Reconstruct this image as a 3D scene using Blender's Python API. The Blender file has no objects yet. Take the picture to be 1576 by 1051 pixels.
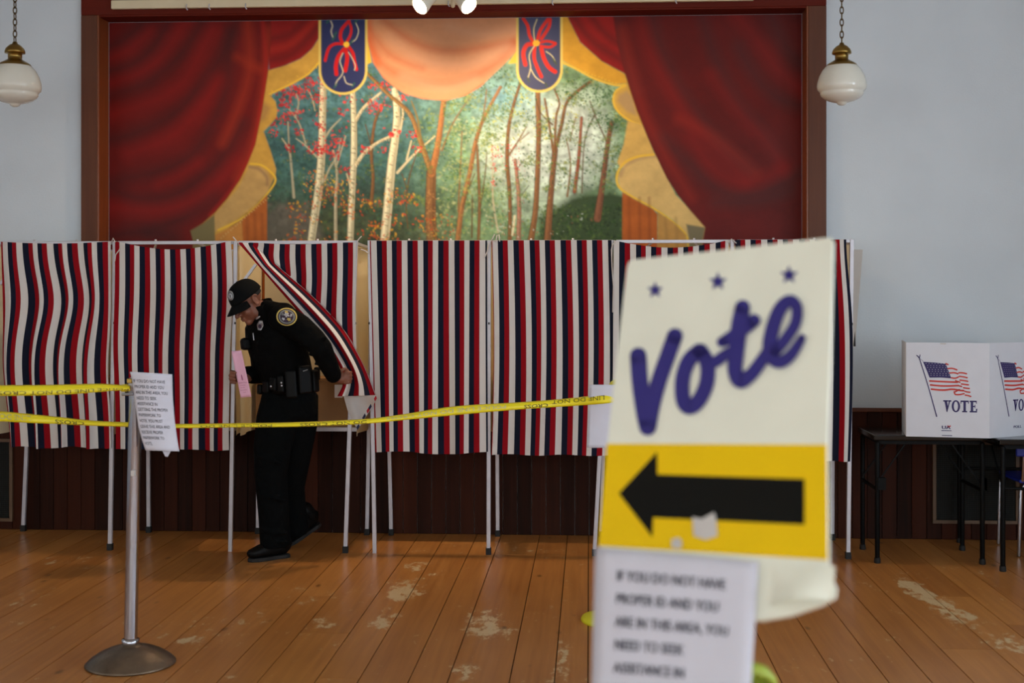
import bpy, bmesh, math, random
import numpy as np
from mathutils import Vector, Matrix, noise

sc = bpy.context.scene
W = bpy.data.worlds.new('world'); sc.world = W
# ------------------------------------------------------------------ camera, world, exposure
PSI = math.radians(3.4); FPX = 2000.0; CX = 788.0; HY = 455.0; EYE = 1.53
cam = bpy.data.cameras.new('camera'); co = bpy.data.objects.new('camera', cam)
sc.collection.objects.link(co); sc.camera = co
co.location = (0, 0, EYE); co.rotation_euler = (math.pi/2, 0, PSI)
cam.sensor_width = 36; cam.lens = FPX/1576*36; cam.shift_y = -70.5/1576
cam.clip_start = 0.05
cam.dof.use_dof = True; cam.dof.focus_distance = 7.4; cam.dof.aperture_fstop = 2.9
W.use_nodes = True
W.node_tree.nodes['Background'].inputs[0].default_value = (0.72, 0.76, 0.82, 1)
W.node_tree.nodes['Background'].inputs[1].default_value = 0.4
sc.view_settings.view_transform = 'Standard'; sc.view_settings.look = 'None'
sc.view_settings.gamma = 1; sc.view_settings.use_curve_mapping = False
sc.view_settings.exposure = 0.0
WIN = 7.4        # brightness of the daylight windows
SPOTW = 86      # watts of each track spot

# ------------------------------------------------------------------ projection helpers
RV = Vector((math.cos(PSI), math.sin(PSI), 0)); FV = Vector((-math.sin(PSI), math.cos(PSI), 0)); ZV = Vector((0, 0, 1))
EYEV = Vector((0, 0, EYE))
def ray(x, y): return FV + RV*((x-CX)/FPX) + ZV*((HY-y)/FPX)
def P(x, y, d): return EYEV + ray(x, y)*d
def onY(x, y, Y):
    r = ray(x, y); return EYEV + r*(Y/r.y)
def onZ(x, y, z=0.0):
    r = ray(x, y); return EYEV + r*((z-EYE)/r.z)
def proj(p):
    v = p-EYEV; d = v.dot(FV); return (CX+FPX*v.dot(RV)/d, HY-FPX*v.z/d)

# ------------------------------------------------------------------ materials
def lin(c): return tuple(((v/255)/12.92 if v/255 <= .04045 else ((v/255+.055)/1.055)**2.4) for v in c)
def newmat(name):
    m = bpy.data.materials.new(name); m.use_nodes = True
    return m, m.node_tree.nodes, m.node_tree.links, m.node_tree.nodes['Principled BSDF']
def mat(name, rgb, rough=.6, metal=0, var=.12, scale=12, bump=.0, bscale=60, spec=.5, emit=0, trans=0):
    m, N, L, b = newmat(name)
    c = lin(rgb)
    b.inputs['Roughness'].default_value = rough; b.inputs['Metallic'].default_value = metal
    b.inputs['Specular IOR Level'].default_value = spec
    tc = N.new('ShaderNodeTexCoord'); nz = N.new('ShaderNodeTexNoise'); nz.inputs['Scale'].default_value = scale
    nz.inputs['Detail'].default_value = 4
    L.new(tc.outputs['Object'], nz.inputs['Vector'])
    rp = N.new('ShaderNodeValToRGB'); rp.color_ramp.elements[0].position = .3; rp.color_ramp.elements[1].position = .7
    rp.color_ramp.elements[0].color = tuple(v*(1-var) for v in c)+(1,)
    rp.color_ramp.elements[1].color = tuple(min(1, v*(1+var)) for v in c)+(1,)
    L.new(nz.outputs['Fac'], rp.inputs['Fac']); L.new(rp.outputs['Color'], b.inputs['Base Color'])
    if bump:
        n2 = N.new('ShaderNodeTexNoise'); n2.inputs['Scale'].default_value = bscale; n2.inputs['Detail'].default_value = 3
        L.new(tc.outputs['Object'], n2.inputs['Vector'])
        bp = N.new('ShaderNodeBump'); bp.inputs['Strength'].default_value = bump; bp.inputs['Distance'].default_value = .01 if bump < .9 else .03
        L.new(n2.outputs['Fac'], bp.inputs['Height']); L.new(bp.outputs['Normal'], b.inputs['Normal'])
    if emit:
        b.inputs['Emission Color'].default_value = c+(1,); b.inputs['Emission Strength'].default_value = emit
    if trans:
        b.inputs['Transmission Weight'].default_value = trans
    return m
def wood(name, c1, c2, cell=(0.1, 0.1, 0.1), axis='Z', rough=.45, scuff=None, groove=0, tint=.35, spec=.5):
    """boards: a random tone per cell, grain along axis"""
    m, N, L, b = newmat(name)
    b.inputs['Roughness'].default_value = rough; b.inputs['Specular IOR Level'].default_value = spec
    tc = N.new('ShaderNodeTexCoord')
    def vm(op, a, bb=None):
        n = N.new('ShaderNodeVectorMath'); n.operation = op; L.new(a, n.inputs[0])
        if bb is not None:
            n.inputs[1].default_value = bb
        return n.outputs[0]
    def mth(op, a, v=None, v2=None):
        n = N.new('ShaderNodeMath'); n.operation = op
        if hasattr(a, 'is_linked'): L.new(a, n.inputs[0])
        else: n.inputs[0].default_value = a
        if v is not None:
            if hasattr(v, 'is_linked'): L.new(v, n.inputs[1])
            else: n.inputs[1].default_value = v
        if v2 is not None: n.inputs[2].default_value = v2
        return n.outputs[0]
    co_ = tc.outputs['Object']
    fl = vm('FLOOR', vm('MULTIPLY', co_, tuple(1/c for c in cell))) if cell else None
    wn = N.new('ShaderNodeTexWhiteNoise'); wn.noise_dimensions = '3D' if cell else '1D'
    if cell: L.new(fl, wn.inputs['Vector'])
    else:
        gi = N.new('ShaderNodeNewGeometry'); L.new(gi.outputs['Random Per Island'], wn.inputs['W'])
    st = {'Z': (38, 38, 1.6), 'Y': (34, 1.3, 34), 'X': (1.5, 36, 36)}[axis]
    gv = N.new('ShaderNodeVectorMath'); gv.operation = 'MULTIPLY_ADD'; L.new(co_, gv.inputs[0]); gv.inputs[1].default_value = st
    L.new(wn.outputs['Color'], gv.inputs[2])
    g = N.new('ShaderNodeTexNoise'); g.inputs['Scale'].default_value = 1; g.inputs['Detail'].default_value = 6; g.inputs['Distortion'].default_value = .6
    L.new(gv.outputs[0], g.inputs['Vector'])
    big = N.new('ShaderNodeTexNoise'); big.inputs['Scale'].default_value = 1.7; big.inputs['Detail'].default_value = 4
    L.new(co_, big.inputs['Vector'])
    f = mth('ADD', mth('MULTIPLY', wn.outputs['Value'], tint), mth('MULTIPLY', g.outputs['Fac'], .6))
    f = mth('ADD', f, mth('MULTIPLY', big.outputs['Fac'], .35))
    f = mth('SUBTRACT', f, .15+tint*.3)
    mx = N.new('ShaderNodeMix'); mx.data_type = 'RGBA'; L.new(f, mx.inputs['Factor'])
    mx.inputs['A'].default_value = lin(c1)+(1,); mx.inputs['B'].default_value = lin(c2)+(1,)
    colr = mx.outputs['Result']; rough_s = None
    if scuff:
        # worn patches where the varnish is gone: large blotches broken up by stretched fine noise
        s1 = N.new('ShaderNodeTexNoise'); s1.inputs['Scale'].default_value = 1.5; s1.inputs['Detail'].default_value = 2
        off = vm('ADD', co_, (3.3, 7.1, 0)); L.new(off, s1.inputs['Vector'])
        wv = N.new('ShaderNodeVectorMath'); wv.operation = 'MULTIPLY_ADD'; L.new(co_, wv.inputs[0]); wv.inputs[1].default_value = (19, 9, 19)
        L.new(wn.outputs['Color'], wv.inputs[2])
        s2 = N.new('ShaderNodeTexNoise'); s2.inputs['Scale'].default_value = 1; s2.inputs['Detail'].default_value = 8; s2.inputs['Roughness'].default_value = .72
        L.new(wv.outputs[0], s2.inputs['Vector'])
        a = mth('ADD', mth('MULTIPLY', s1.outputs['Fac'], .55), mth('MULTIPLY', s2.outputs['Fac'], 1.75))
        for (wx, wy, rx_, ry_) in WORN:                      # places worn bare, where the photo shows them
            q = vm('SUBTRACT', co_, (wx, wy, 0)); q = vm('MULTIPLY', q, (1/rx_, 1/ry_, 0))
            ln = N.new('ShaderNodeVectorMath'); ln.operation = 'LENGTH'; L.new(q, ln.inputs[0])
            f2 = N.new('ShaderNodeMapRange'); L.new(ln.outputs['Value'], f2.inputs['Value']); f2.inputs['From Min'].default_value = .3; f2.inputs['From Max'].default_value = 1
            f2.inputs['To Min'].default_value = .33; f2.inputs['To Max'].default_value = 0
            a = mth('ADD', a, f2.outputs['Result'])
        mr = N.new('ShaderNodeMapRange'); L.new(a, mr.inputs['Value'])
        mr.inputs['From Min'].default_value = scuff[1]; mr.inputs['From Max'].default_value = scuff[1]+.16
        m2 = N.new('ShaderNodeMix'); m2.data_type = 'RGBA'; L.new(mr.outputs['Result'], m2.inputs['Factor'])
        L.new(colr, m2.inputs['A']); m2.inputs['B'].default_value = lin(scuff[0])+(1,)
        colr = m2.outputs['Result']
        # dark knots and nail marks
        vo = N.new('ShaderNodeTexVoronoi'); vo.inputs['Scale'].default_value = 1
        kv = vm('MULTIPLY', co_, (5.0, 2.1, 1)); L.new(kv, vo.inputs['Vector'])
        mk = N.new('ShaderNodeMapRange'); L.new(vo.outputs['Distance'], mk.inputs['Value'])
        mk.inputs['From Min'].default_value = .035; mk.inputs['From Max'].default_value = .09
        mk.inputs['To Min'].default_value = .45; mk.inputs['To Max'].default_value = 1
        m3 = N.new('ShaderNodeMix'); m3.data_type = 'RGBA'; m3.blend_type = 'MULTIPLY'; m3.inputs['Factor'].default_value = 1
        L.new(colr, m3.inputs['A']); L.new(mk.outputs['Result'], m3.inputs['B']); colr = m3.outputs['Result']
    L.new(colr, b.inputs['Base Color'])
    bp = N.new('ShaderNodeBump'); bp.inputs['Strength'].default_value = .12; bp.inputs['Distance'].default_value = .004
    L.new(g.outputs['Fac'], bp.inputs['Height']); L.new(bp.outputs['Normal'], b.inputs['Normal'])
    return m
def stripes(name):
    m, N, L, b = newmat(name)
    b.inputs['Roughness'].default_value = .9; b.inputs['Specular IOR Level'].default_value = .15
    uv = N.new('ShaderNodeUVMap'); sp = N.new('ShaderNodeSeparateXYZ'); L.new(uv.outputs[0], sp.inputs[0])
    fr = N.new('ShaderNodeMath'); fr.operation = 'FRACT'; L.new(sp.outputs['X'], fr.inputs[0])
    rp = N.new('ShaderNodeValToRGB'); rp.color_ramp.interpolation = 'CONSTANT'
    e = rp.color_ramp.elements; e[0].position = 0; e[0].color = lin((226, 219, 214))+(1,)
    e[1].position = .35; e[1].color = lin((24, 28, 46))+(1,)
    k = e.new(.68); k.color = lin((150, 15, 26))+(1,)
    L.new(fr.outputs[0], rp.inputs[0])
    nz = N.new('ShaderNodeTexNoise'); nz.inputs['Scale'].default_value = 220; nz.inputs['Detail'].default_value = 2
    tc = N.new('ShaderNodeTexCoord'); L.new(tc.outputs['Object'], nz.inputs['Vector'])
    bp = N.new('ShaderNodeBump'); bp.inputs['Strength'].default_value = .15; bp.inputs['Distance'].default_value = .002
    L.new(nz.outputs['Fac'], bp.inputs['Height']); L.new(bp.outputs['Normal'], b.inputs['Normal'])
    # the wrong side of the cloth is unprinted: a two-sided cloth
    geo = N.new('ShaderNodeNewGeometry'); mx = N.new('ShaderNodeMix'); mx.data_type = 'RGBA'
    L.new(geo.outputs['Backfacing'], mx.inputs['Factor']); L.new(rp.outputs['Color'], mx.inputs['B'])
    mx.inputs['A'].default_value = lin((214, 206, 200))+(1,)
    L.new(mx.outputs['Result'], b.inputs['Base Color'])
    tr = N.new('ShaderNodeBsdfTranslucent'); L.new(mx.outputs['Result'], tr.inputs['Color'])
    ms = N.new('ShaderNodeMixShader'); ms.inputs[0].default_value = .12
    out = N['Material Output']; L.new(b.outputs[0], ms.inputs[1]); L.new(tr.outputs[0], ms.inputs[2]); L.new(ms.outputs[0], out.inputs['Surface'])
    return m
M = {}
WORN = []
for px_, py_, hx, hy in ((622, 912, .13, .42), (592, 955, .1, .3), (745, 958, .14, .3), (765, 975, .2, .16), (718, 1030, .1, .25), (866, 1005, .06, .5), (1010, 900, .1, .3), (1405, 905, .1, .3), (1440, 925, .12, .3), (1480, 950, .12, .25), (1550, 990, .14, .25), (640, 870, .1, .25), (500, 960, .1, .2), (290, 985, .1, .1)):
    g_ = onZ(px_, py_); WORN.append((g_.x, g_.y, hx, hy))
M['wall'] = mat('plaster', (212, 219, 226), .85, var=.04, scale=2, bump=.08, bscale=90, spec=.2)
M['ceiling'] = mat('ceiling_paint', (210, 208, 200), .9, var=.03)
M['floor'] = wood('floor_boards', (146, 87, 38), (224, 156, 84), None, 'Y', .31, scuff=((214, 184, 138), 1.37), tint=.24, spec=.4)
M['wains'] = wood('wainscot_boards', (20, 7, 3), (76, 34, 17), None, 'Z', .6, tint=.5, spec=.12)
M['casing'] = wood('dark_stained_wood', (76, 40, 24), (118, 66, 40), (5, 5, 5), 'Z', .5, tint=.1, spec=.3)
M['jamb'] = wood('warm_lit_wood', (96, 46, 20), (150, 78, 34), (5, 5, 5), 'Z', .3, tint=.1)  # lighter and more orange than the casing: warm light put into the colour
M['beam'] = wood('red_stained_wood', (84, 22, 11), (112, 34, 17), (5, 5, 5), 'X', .6, tint=.1, spec=.15)
M['track'] = mat('track_enamel', (222, 205, 172), .5, var=.03)
M['alu'] = mat('brushed_aluminium', (196, 192, 198), .38, .35, var=.05)
M['rubber'] = mat('black_rubber', (22, 20, 20), .7, var=.1)
M['stripe'] = stripes('striped_cloth')
def cloth(name, rgb, tl=.35):
    m = mat(name, rgb, .9, var=.06, scale=5, bump=.15, bscale=25, spec=.15)
    N, L = m.node_tree.nodes, m.node_tree.links
    tr = N.new('ShaderNodeBsdfTranslucent'); tr.inputs[0].default_value = lin(rgb)+(1,)
    ms = N.new('ShaderNodeMixShader'); ms.inputs[0].default_value = tl
    L.new(N['Principled BSDF'].outputs[0], ms.inputs[1]); L.new(tr.outputs[0], ms.inputs[2]); L.new(ms.outputs[0], N['Material Output'].inputs['Surface'])
    return m
M['cream'] = cloth('cream_cloth', (248, 236, 204), .45)
M['tan'] = mat('tan_board', (150, 112, 72), .7, var=.06)
M['whitecloth'] = cloth('white_cloth', (224, 218, 214))
M['paper'] = mat('paper', (218, 216, 228), .8, var=.02, spec=.2)
M['ink'] = mat('grey_ink', (70, 70, 84), .8, var=.05)
M['inkblur'] = mat('black_ink', (66, 66, 80), .8, var=.05)
M['pink'] = mat('pink_paper', (238, 182, 204), .8, var=.02, spec=.2)
M['pinkink'] = mat('pink_ink', (170, 90, 120), .8, var=.05)
M['tape'] = mat('yellow_tape', (244, 222, 28), .4, var=.05)
M['tapeink'] = mat('tape_ink', (96, 84, 24), .5, var=.1)
M['tapeink2'] = mat('black_tape_ink', (34, 30, 20), .5, var=.1)
M['tapeglare'] = mat('tape_ink_glare', (196, 186, 150), .35, var=.05)  # silvery glare on the tape lettering, put into the letter colour
M['chrome'] = mat('chrome', (176, 176, 184), .14, 1, var=.05, scale=3)
M['castiron'] = mat('tarnished_metal', (120, 104, 88), .38, .8, var=.35, scale=9, bump=.3, bscale=30)
M['brass'] = mat('brass', (150, 122, 66), .3, 1, var=.2)
M['chain'] = mat('dark_brass', (96, 78, 52), .45, .9, var=.1)
M['opal'] = mat('opal_glass', (226, 222, 210), .12, var=.02, spec=.6)
M['boardwhite'] = mat('sign_board', (242, 241, 224), .6, var=.02)
M['signyellow'] = mat('sign_yellow', (246, 202, 4), .6, var=.02, spec=.2)
M['signblue'] = mat('sign_blue', (44, 36, 122), .5, var=.04)
M['signblack'] = mat('sign_black', (16, 15, 12), .7, var=.05, spec=.15)
M['label'] = mat('sticker_remnant', (206, 200, 196), .6, var=.08)
M['carton'] = mat('white_corrugated_plastic', (216, 216, 224), .5, var=.02)
M['flagred'] = mat('print_red', (206, 62, 52), .6, var=.04)
M['flagblue'] = mat('print_navy', (46, 36, 96), .6, var=.04)
M['tabletop'] = mat('black_laminate', (14, 12, 12), .12, var=.1, spec=.4)
M['blackmetal'] = mat('black_enamel', (6, 6, 6), .5, var=.1, spec=.12)
M['blueplastic'] = mat('blue_plastic', (28, 44, 150), .4, var=.05)
M['grille'] = mat('dark_grille', (34, 33, 27), .7, .1, var=.1)
M['grilleframe'] = mat('grille_frame', (96, 70, 48), .5, var=.1)
M['void'] = mat('duct_dark', (10, 9, 8), .9)
M['yplastic'] = mat('yellow_plastic', (226, 220, 40), .45, var=.05)
M['lamp'] = mat('spot_white', (236, 230, 214), .4, var=.02)
M['lens'] = mat('lamp_lens', (255, 236, 200), .3, emit=22)
M['skin'] = mat('skin', (128, 78, 58), .5, var=.1, scale=30, bump=.05, bscale=200)
M['uniform'] = mat('black_uniform', (8, 8, 8), .85, var=.25, scale=9, bump=1, bscale=9, spec=.08)
M['leather'] = mat('black_leather', (5, 5, 5), .5, var=.1, spec=.15)
M['cap'] = mat('cap_cloth', (13, 14, 15), .85, var=.15, bump=.1, bscale=150, spec=.1)
M['silver'] = mat('silver', (206, 206, 214), .3, .8, var=.1)
M['greythread'] = mat('grey_thread', (130, 132, 132), .8, var=.2, scale=200)
M['gold'] = mat('gold_thread', (206, 180, 96), .7, var=.1)
M['patch'] = mat('patch_field', (58, 40, 60), .8, var=.5, scale=120)
M['hair'] = mat('dark_hair', (16, 13, 12), .8)
M['eyew'] = mat('eye_white', (190, 180, 170), .3)
M['pane'] = mat('daylight_pane', (240, 249, 252), .3, emit=WIN)
M['pane_left'] = mat('daylight_pane_shaded', (244, 248, 244), .3, emit=WIN*.30)
M['pane_right'] = mat('daylight_pane_bright', (222, 240, 255), .3, emit=WIN*1.45)
M['winframe'] = mat('window_paint', (215, 212, 205), .6)

# ------------------------------------------------------------------ object helpers
LOC = {}
def link(o): sc.collection.objects.link(o)
def tag(o, label=None, cat=None, group=None, kind=None):
    if label: o['label'] = label
    if cat: o['category'] = cat
    if group: o['group'] = group
    if kind: o['kind'] = kind
    return o
def thing(name, label, cat, loc, group=None):
    o = bpy.data.objects.new(name, None); link(o); o.empty_display_size = .1
    o.location = loc; LOC[o] = Vector(loc)
    return tag(o, label, cat, group)
def link_mesh(name, me, parent=None):
    o = bpy.data.objects.new(name, me); link(o)
    if parent is not None:
        me.transform(Matrix.Translation(-LOC[parent])); o.parent = parent; LOC[o] = LOC[parent]
    else:
        LOC[o] = Vector((0, 0, 0))
    return o
class MB:
    def __init__(s): s.v = []; s.f = []; s.uv = {}
    def add(s, vs, fs, uvs=None):
        k = len(s.v); s.v += [tuple(v) for v in vs]
        for i, f in enumerate(fs):
            if uvs: s.uv[len(s.f)] = [uvs[j] for j in f]
            s.f.append(tuple(j+k for j in f))
        return s
    def box(s, lo, hi, mtx=None):
        x0, y0, z0 = lo; x1, y1, z1 = hi
        vs = [Vector(p) for p in ((x0,y0,z0),(x1,y0,z0),(x1,y1,z0),(x0,y1,z0),(x0,y0,z1),(x1,y0,z1),(x1,y1,z1),(x0,y1,z1))]
        if mtx: vs = [mtx @ v for v in vs]
        return s.add(vs, [(0,3,2,1),(4,5,6,7),(0,1,5,4),(1,2,6,5),(2,3,7,6),(3,0,4,7)])
    def beam(s, a, b, w, h=None, up=(0, 1, 0)):
        a, b = Vector(a), Vector(b); h = h or w; t = (b-a).normalized(); u = Vector(up)
        if abs(u.dot(t)) > .95: u = Vector((1, 0, 0))
        x = t.cross(u).normalized(); y = x.cross(t)
        vs = []
        for p in (a, b):
            for i, j in ((-1,-1),(1,-1),(1,1),(-1,1)): vs.append(p+x*i*w/2+y*j*h/2)
        return s.add(vs, [(0,3,2,1),(4,5,6,7),(0,1,5,4),(1,2,6,5),(2,3,7,6),(3,0,4,7)])
    def loft(s, pts, rx, ry=None, n=16, side=None, caps=True, power=2.0):
        pts = [Vector(p) for p in pts]; m = len(pts)
        rx = rx if hasattr(rx, '__len__') else [rx]*m
        ry = rx if ry is None else (ry if hasattr(ry, '__len__') else [ry]*m)
        ref = Vector(side) if side is not None else Vector((1, .02, .03))
        rings = []; px = None
        for i, p in enumerate(pts):
            t = (pts[min(i+1, m-1)]-pts[max(i-1, 0)]).normalized()
            if side is None and px is not None: r_ = px
            else: r_ = ref
            x = (r_-t*r_.dot(t))
            if x.length < 1e-3: x = t.orthogonal()
            x.normalize(); px = x; y = t.cross(x)
            ring = []
            for k in range(n):
                a = 2*math.pi*k/n; c, q = math.cos(a), math.sin(a)
                if power != 2: c = math.copysign(abs(c)**(2/power), c); q = math.copysign(abs(q)**(2/power), q)
                ring.append(p+x*rx[i]*c+y*ry[i]*q)
            rings.append(ring)
        vs = [v for r in rings for v in r]; fs = []
        for i in range(m-1):
            for k in range(n):
                a = i*n+k; b = i*n+(k+1) % n; fs.append((a, b, b+n, a+n))
        if caps: fs.append(tuple(range(n-1, -1, -1))); fs.append(tuple((m-1)*n+k for k in range(n)))
        return s.add(vs, fs)
    def capsule(s, pts, r, ry=None, n=12, side=None):
        pts = [Vector(p) for p in pts]; m = len(pts); r = list(r) if hasattr(r, '__len__') else [r]*m
        ry = r if ry is None else list(ry)
        t0 = (pts[0]-pts[1]).normalized(); t1 = (pts[-1]-pts[-2]).normalized()
        A = []; 
        for f in (.98, .7, .38): A.append((pts[0]+t0*r[0]*f, math.sqrt(1-f*f)))
        B = [(pts[-1]+t1*r[-1]*f, math.sqrt(1-f*f)) for f in (.38, .7, .98)]
        pp = [a[0] for a in A]+pts+[b[0] for b in B]
        rr = [r[0]*a[1] for a in A]+r+[r[-1]*b[1] for b in B]
        r2 = [ry[0]*a[1] for a in A]+ry+[ry[-1]*b[1] for b in B]
        return s.loft(pp, rr, r2, n, side)
    def ellipsoid(s, c, ax, n=16, m=10):
        """ax = three axis vectors with lengths"""
        c = Vector(c); X, Y, Z = [Vector(a) for a in ax]; vs = [c+Z]; fs = []
        for i in range(1, m):
            th = math.pi*i/m
            for k in range(n):
                ph = 2*math.pi*k/n; vs.append(c+X*math.sin(th)*math.cos(ph)+Y*math.sin(th)*math.sin(ph)+Z*math.cos(th))
        vs.append(c-Z); b = len(vs)-1
        for k in range(n):
            fs.append((0, 1+k, 1+(k+1) % n)); fs.append((b, 1+(m-2)*n+(k+1) % n, 1+(m-2)*n+k))
        for i in range(m-2):
            for k in range(n): fs.append((1+i*n+k, 1+(i+1)*n+k, 1+(i+1)*n+(k+1) % n, 1+i*n+(k+1) % n))
        if X.cross(Y).dot(Z) < 0: fs = [tuple(reversed(f)) for f in fs]
        return s.add(vs, fs)
    def lathe(s, prof, c, n=40, axis=None):
        c = Vector(c); vs = []; fs = []; m = len(prof)
        if axis is None: X, Y, Z = Vector((1,0,0)), Vector((0,1,0)), ZV
        else:
            Z = Vector(axis).normalized(); X = Z.orthogonal().normalized(); Y = Z.cross(X)
        for r, z in prof:
            for k in range(n):
                a = 2*math.pi*k/n; vs.append(c+X*max(r, 1e-4)*math.cos(a)+Y*max(r, 1e-4)*math.sin(a)+Z*z)
        for i in range(m-1):
            for k in range(n): fs.append((i*n+k, i*n+(k+1) % n, (i+1)*n+(k+1) % n, (i+1)*n+k))
        return s.add(vs, fs)
    def grid(s, fn, nu, nv, uv=None):
        vs = []; uvs = []
        for j in range(nv+1):
            for i in range(nu+1):
                u, v = i/nu, j/nv; vs.append(fn(u, v)); uvs.append(uv(u, v) if uv else (u, v))
        fs = [(j*(nu+1)+i, j*(nu+1)+i+1, (j+1)*(nu+1)+i+1, (j+1)*(nu+1)+i) for j in range(nv) for i in range(nu)]
        return s.add(vs, fs, uvs)
    def prism(s, pts, off):
        """closed polygon (3D points) swept by the vector off"""
        off = Vector(off); a = [Vector(p) for p in pts]; n = len(a)
        vs = a+[p+off for p in a]
        fs = [tuple(range(n)), tuple(range(2*n-1, n-1, -1))]+[(i+n, (i+1) % n+n, (i+1) % n, i) for i in range(n)]
        return s.add(vs, fs)
    def mesh(s, name, mats):
        me = bpy.data.meshes.new(name); me.from_pydata(s.v, [], s.f); me.validate(clean_customdata=False)
        for m in (mats if isinstance(mats, (list, tuple)) else [mats]): me.materials.append(m)
        if s.uv and len(me.polygons) == len(s.f):
            l = me.uv_layers.new(name='UVMap')
            for p in me.polygons:
                u = s.uv.get(p.index)
                if u:
                    for q, li in enumerate(p.loop_indices): l.data[li].uv = u[q]
        return me
    def build(s, name, mats, parent=None, smooth=False, bevel=0, solid=0, fix=True, angle=None):
        me = s.mesh(name, mats)
        if fix and not s.uv:
            bm = bmesh.new(); bm.from_mesh(me); bmesh.ops.recalc_face_normals(bm, faces=bm.faces); bm.to_mesh(me); bm.free()
        if smooth: me.polygons.foreach_set('use_smooth', [True]*len(me.polygons))
        o = link_mesh(name, me, parent)
        if bevel:
            b = o.modifiers.new('bevel', 'BEVEL'); b.width = bevel; b.segments = 2; b.limit_method = 'ANGLE'
        if solid:
            b = o.modifiers.new('solid', 'SOLIDIFY'); b.thickness = solid; b.offset = 0
        return o
def spline(pts, n):
    """Catmull-Rom through tuples, n samples per span"""
    pts = [np.array(p, float) for p in pts]; out = []
    for i in range(len(pts)-1):
        p0 = pts[max(i-1, 0)]; p1 = pts[i]; p2 = pts[i+1]; p3 = pts[min(i+2, len(pts)-1)]
        for k in range(n):
            t = k/n
            out.append(.5*((2*p1)+(p2-p0)*t+(2*p0-5*p1+4*p2-p3)*t*t+(3*p1-p0-3*p2+p3)*t**3))
    out.append(pts[-1]); return out
def remeshed(mb, name, m, parent, voxel, smooth_it=3, factor=.6):
    """unite overlapping solids of one body into a single continuous skin"""
    bm = mb.build(name+'_src', m, None, fix=True)
    r = bm.modifiers.new('r', 'REMESH'); r.mode = 'VOXEL'; r.voxel_size = voxel; r.use_smooth_shade = True
    q = bm.modifiers.new('s', 'SMOOTH'); q.iterations = smooth_it; q.factor = factor
    dg = bpy.context.evaluated_depsgraph_get(); me = bpy.data.meshes.new_from_object(bm.evaluated_get(dg))
    me.name = name; old = bm.data; bpy.data.objects.remove(bm); bpy.data.meshes.remove(old)
    me.materials.clear(); me.materials.append(m)
    me.polygons.foreach_set('use_smooth', [True]*len(me.polygons))
    return link_mesh(name, me, parent)
_tc = {}
def text_geo(s):
    """built-in font outline as (verts2d, faces); height of capitals about 0.73"""
    if s in _tc: return _tc[s]
    c = bpy.data.curves.new('t', 'FONT'); c.body = s; c.size = 1; c.resolution_u = 2
    o = bpy.data.objects.new('t', c); link(o)
    dg = bpy.context.evaluated_depsgraph_get(); me = bpy.data.meshes.new_from_object(o.evaluated_get(dg))
    v = [(p.co.x, p.co.y) for p in me.vertices]; f = [tuple(p.vertices) for p in me.polygons]
    bpy.data.objects.remove(o); bpy.data.curves.remove(c); bpy.data.meshes.remove(me)
    _tc[s] = (v, f); return _tc[s]
def put_text(mb, s, fn, sx, sy, x0, y0, bold=0):
    """maps text: 2D (x0+sx*x, y0+sy*y) through fn to 3D"""
    v, f = text_geo(s)
    for dx in ((0,) if not bold else (0, bold)):
        mb.add([fn(x0+dx+sx*a, y0+sy*b) for a, b in v], f)
def text_width(s): return max(a for a, b in text_geo(s)[0])
def stroke2d(pts, wd, n=8):
    """brush stroke -> polygons (quads + round caps) in 2D; wd number or per point"""
    wd = wd if hasattr(wd, '__len__') else [wd]*len(pts)
    sp = spline([(p[0], p[1], w) for p, w in zip(pts, wd)], n)
    L = []; R = []
    for i, p in enumerate(sp):
        a = sp[max(i-1, 0)]; b = sp[min(i+1, len(sp)-1)]; d = b[:2]-a[:2]; d = d/(np.linalg.norm(d)+1e-9); nn = np.array((-d[1], d[0]))
        L.append(p[:2]+nn*p[2]/2); R.append(p[:2]-nn*p[2]/2)
    vs = L+R; m = len(L); fs = [(i, i+1, m+i+1, m+i) for i in range(m-1)]
    for e, sgn in ((0, -1), (-1, 1)):
        c = sp[e][:2]; r = sp[e][2]/2; k = len(vs); vs += [c+r*np.array((math.cos(q*math.pi/7), math.sin(q*math.pi/7))) for q in range(14)]
        fs.append(tuple(range(k, k+14)))
    return vs, fs
def rect(a, b, c, d): return [a, b, c, d]

# ------------------------------------------------------------------ the hall
YF, YB, YW, YM = 7.667, 8.245, 8.32, 8.47
XL, XR, YR0, ZC = -6.3, 4.7, -4.4, 4.3
def struct(o): o['kind'] = 'structure'; return o
mb = MB(); gap = .0045; bw = .19
rnd = random.Random(5); rw = random.Random(8)
xs_ = [-.138, -.138-.178, -.138-.423, -.138-.578, -.138-.778]
while xs_[-1] > XL-.1: xs_.append(xs_[-1]-rw.uniform(.15, .23))
xs_ = xs_[::-1]+[-.005, .165, .36]
while xs_[-1] < XR+.3: xs_.append(xs_[-1]+rw.uniform(.16, .23))
for x, xn in zip(xs_[:-1], xs_[1:]):
    y = YR0-rnd.random()*3
    while y < YW+.2:
        y1 = min(y+3.2+rnd.random()*2.4, YW+.2)
        mb.box((x+gap/2, y+.001, -.02), (xn-gap/2, y1-.001, 0)); y = y1
fl = mb.build('floor', M['floor']); struct(fl)
mb = MB(); mb.box((XL-.2, YR0-.2, -.12), (XR+.2, YW+.4, -.012)); struct(mb.build('subfloor', M['void'])).name = 'floor_base'
mb = MB(); mb.box((XL-.1, YR0-.1, ZC), (XR+.1, YW+.4, ZC+.1)); struct(mb.build('ceiling', M['ceiling']))

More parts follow.
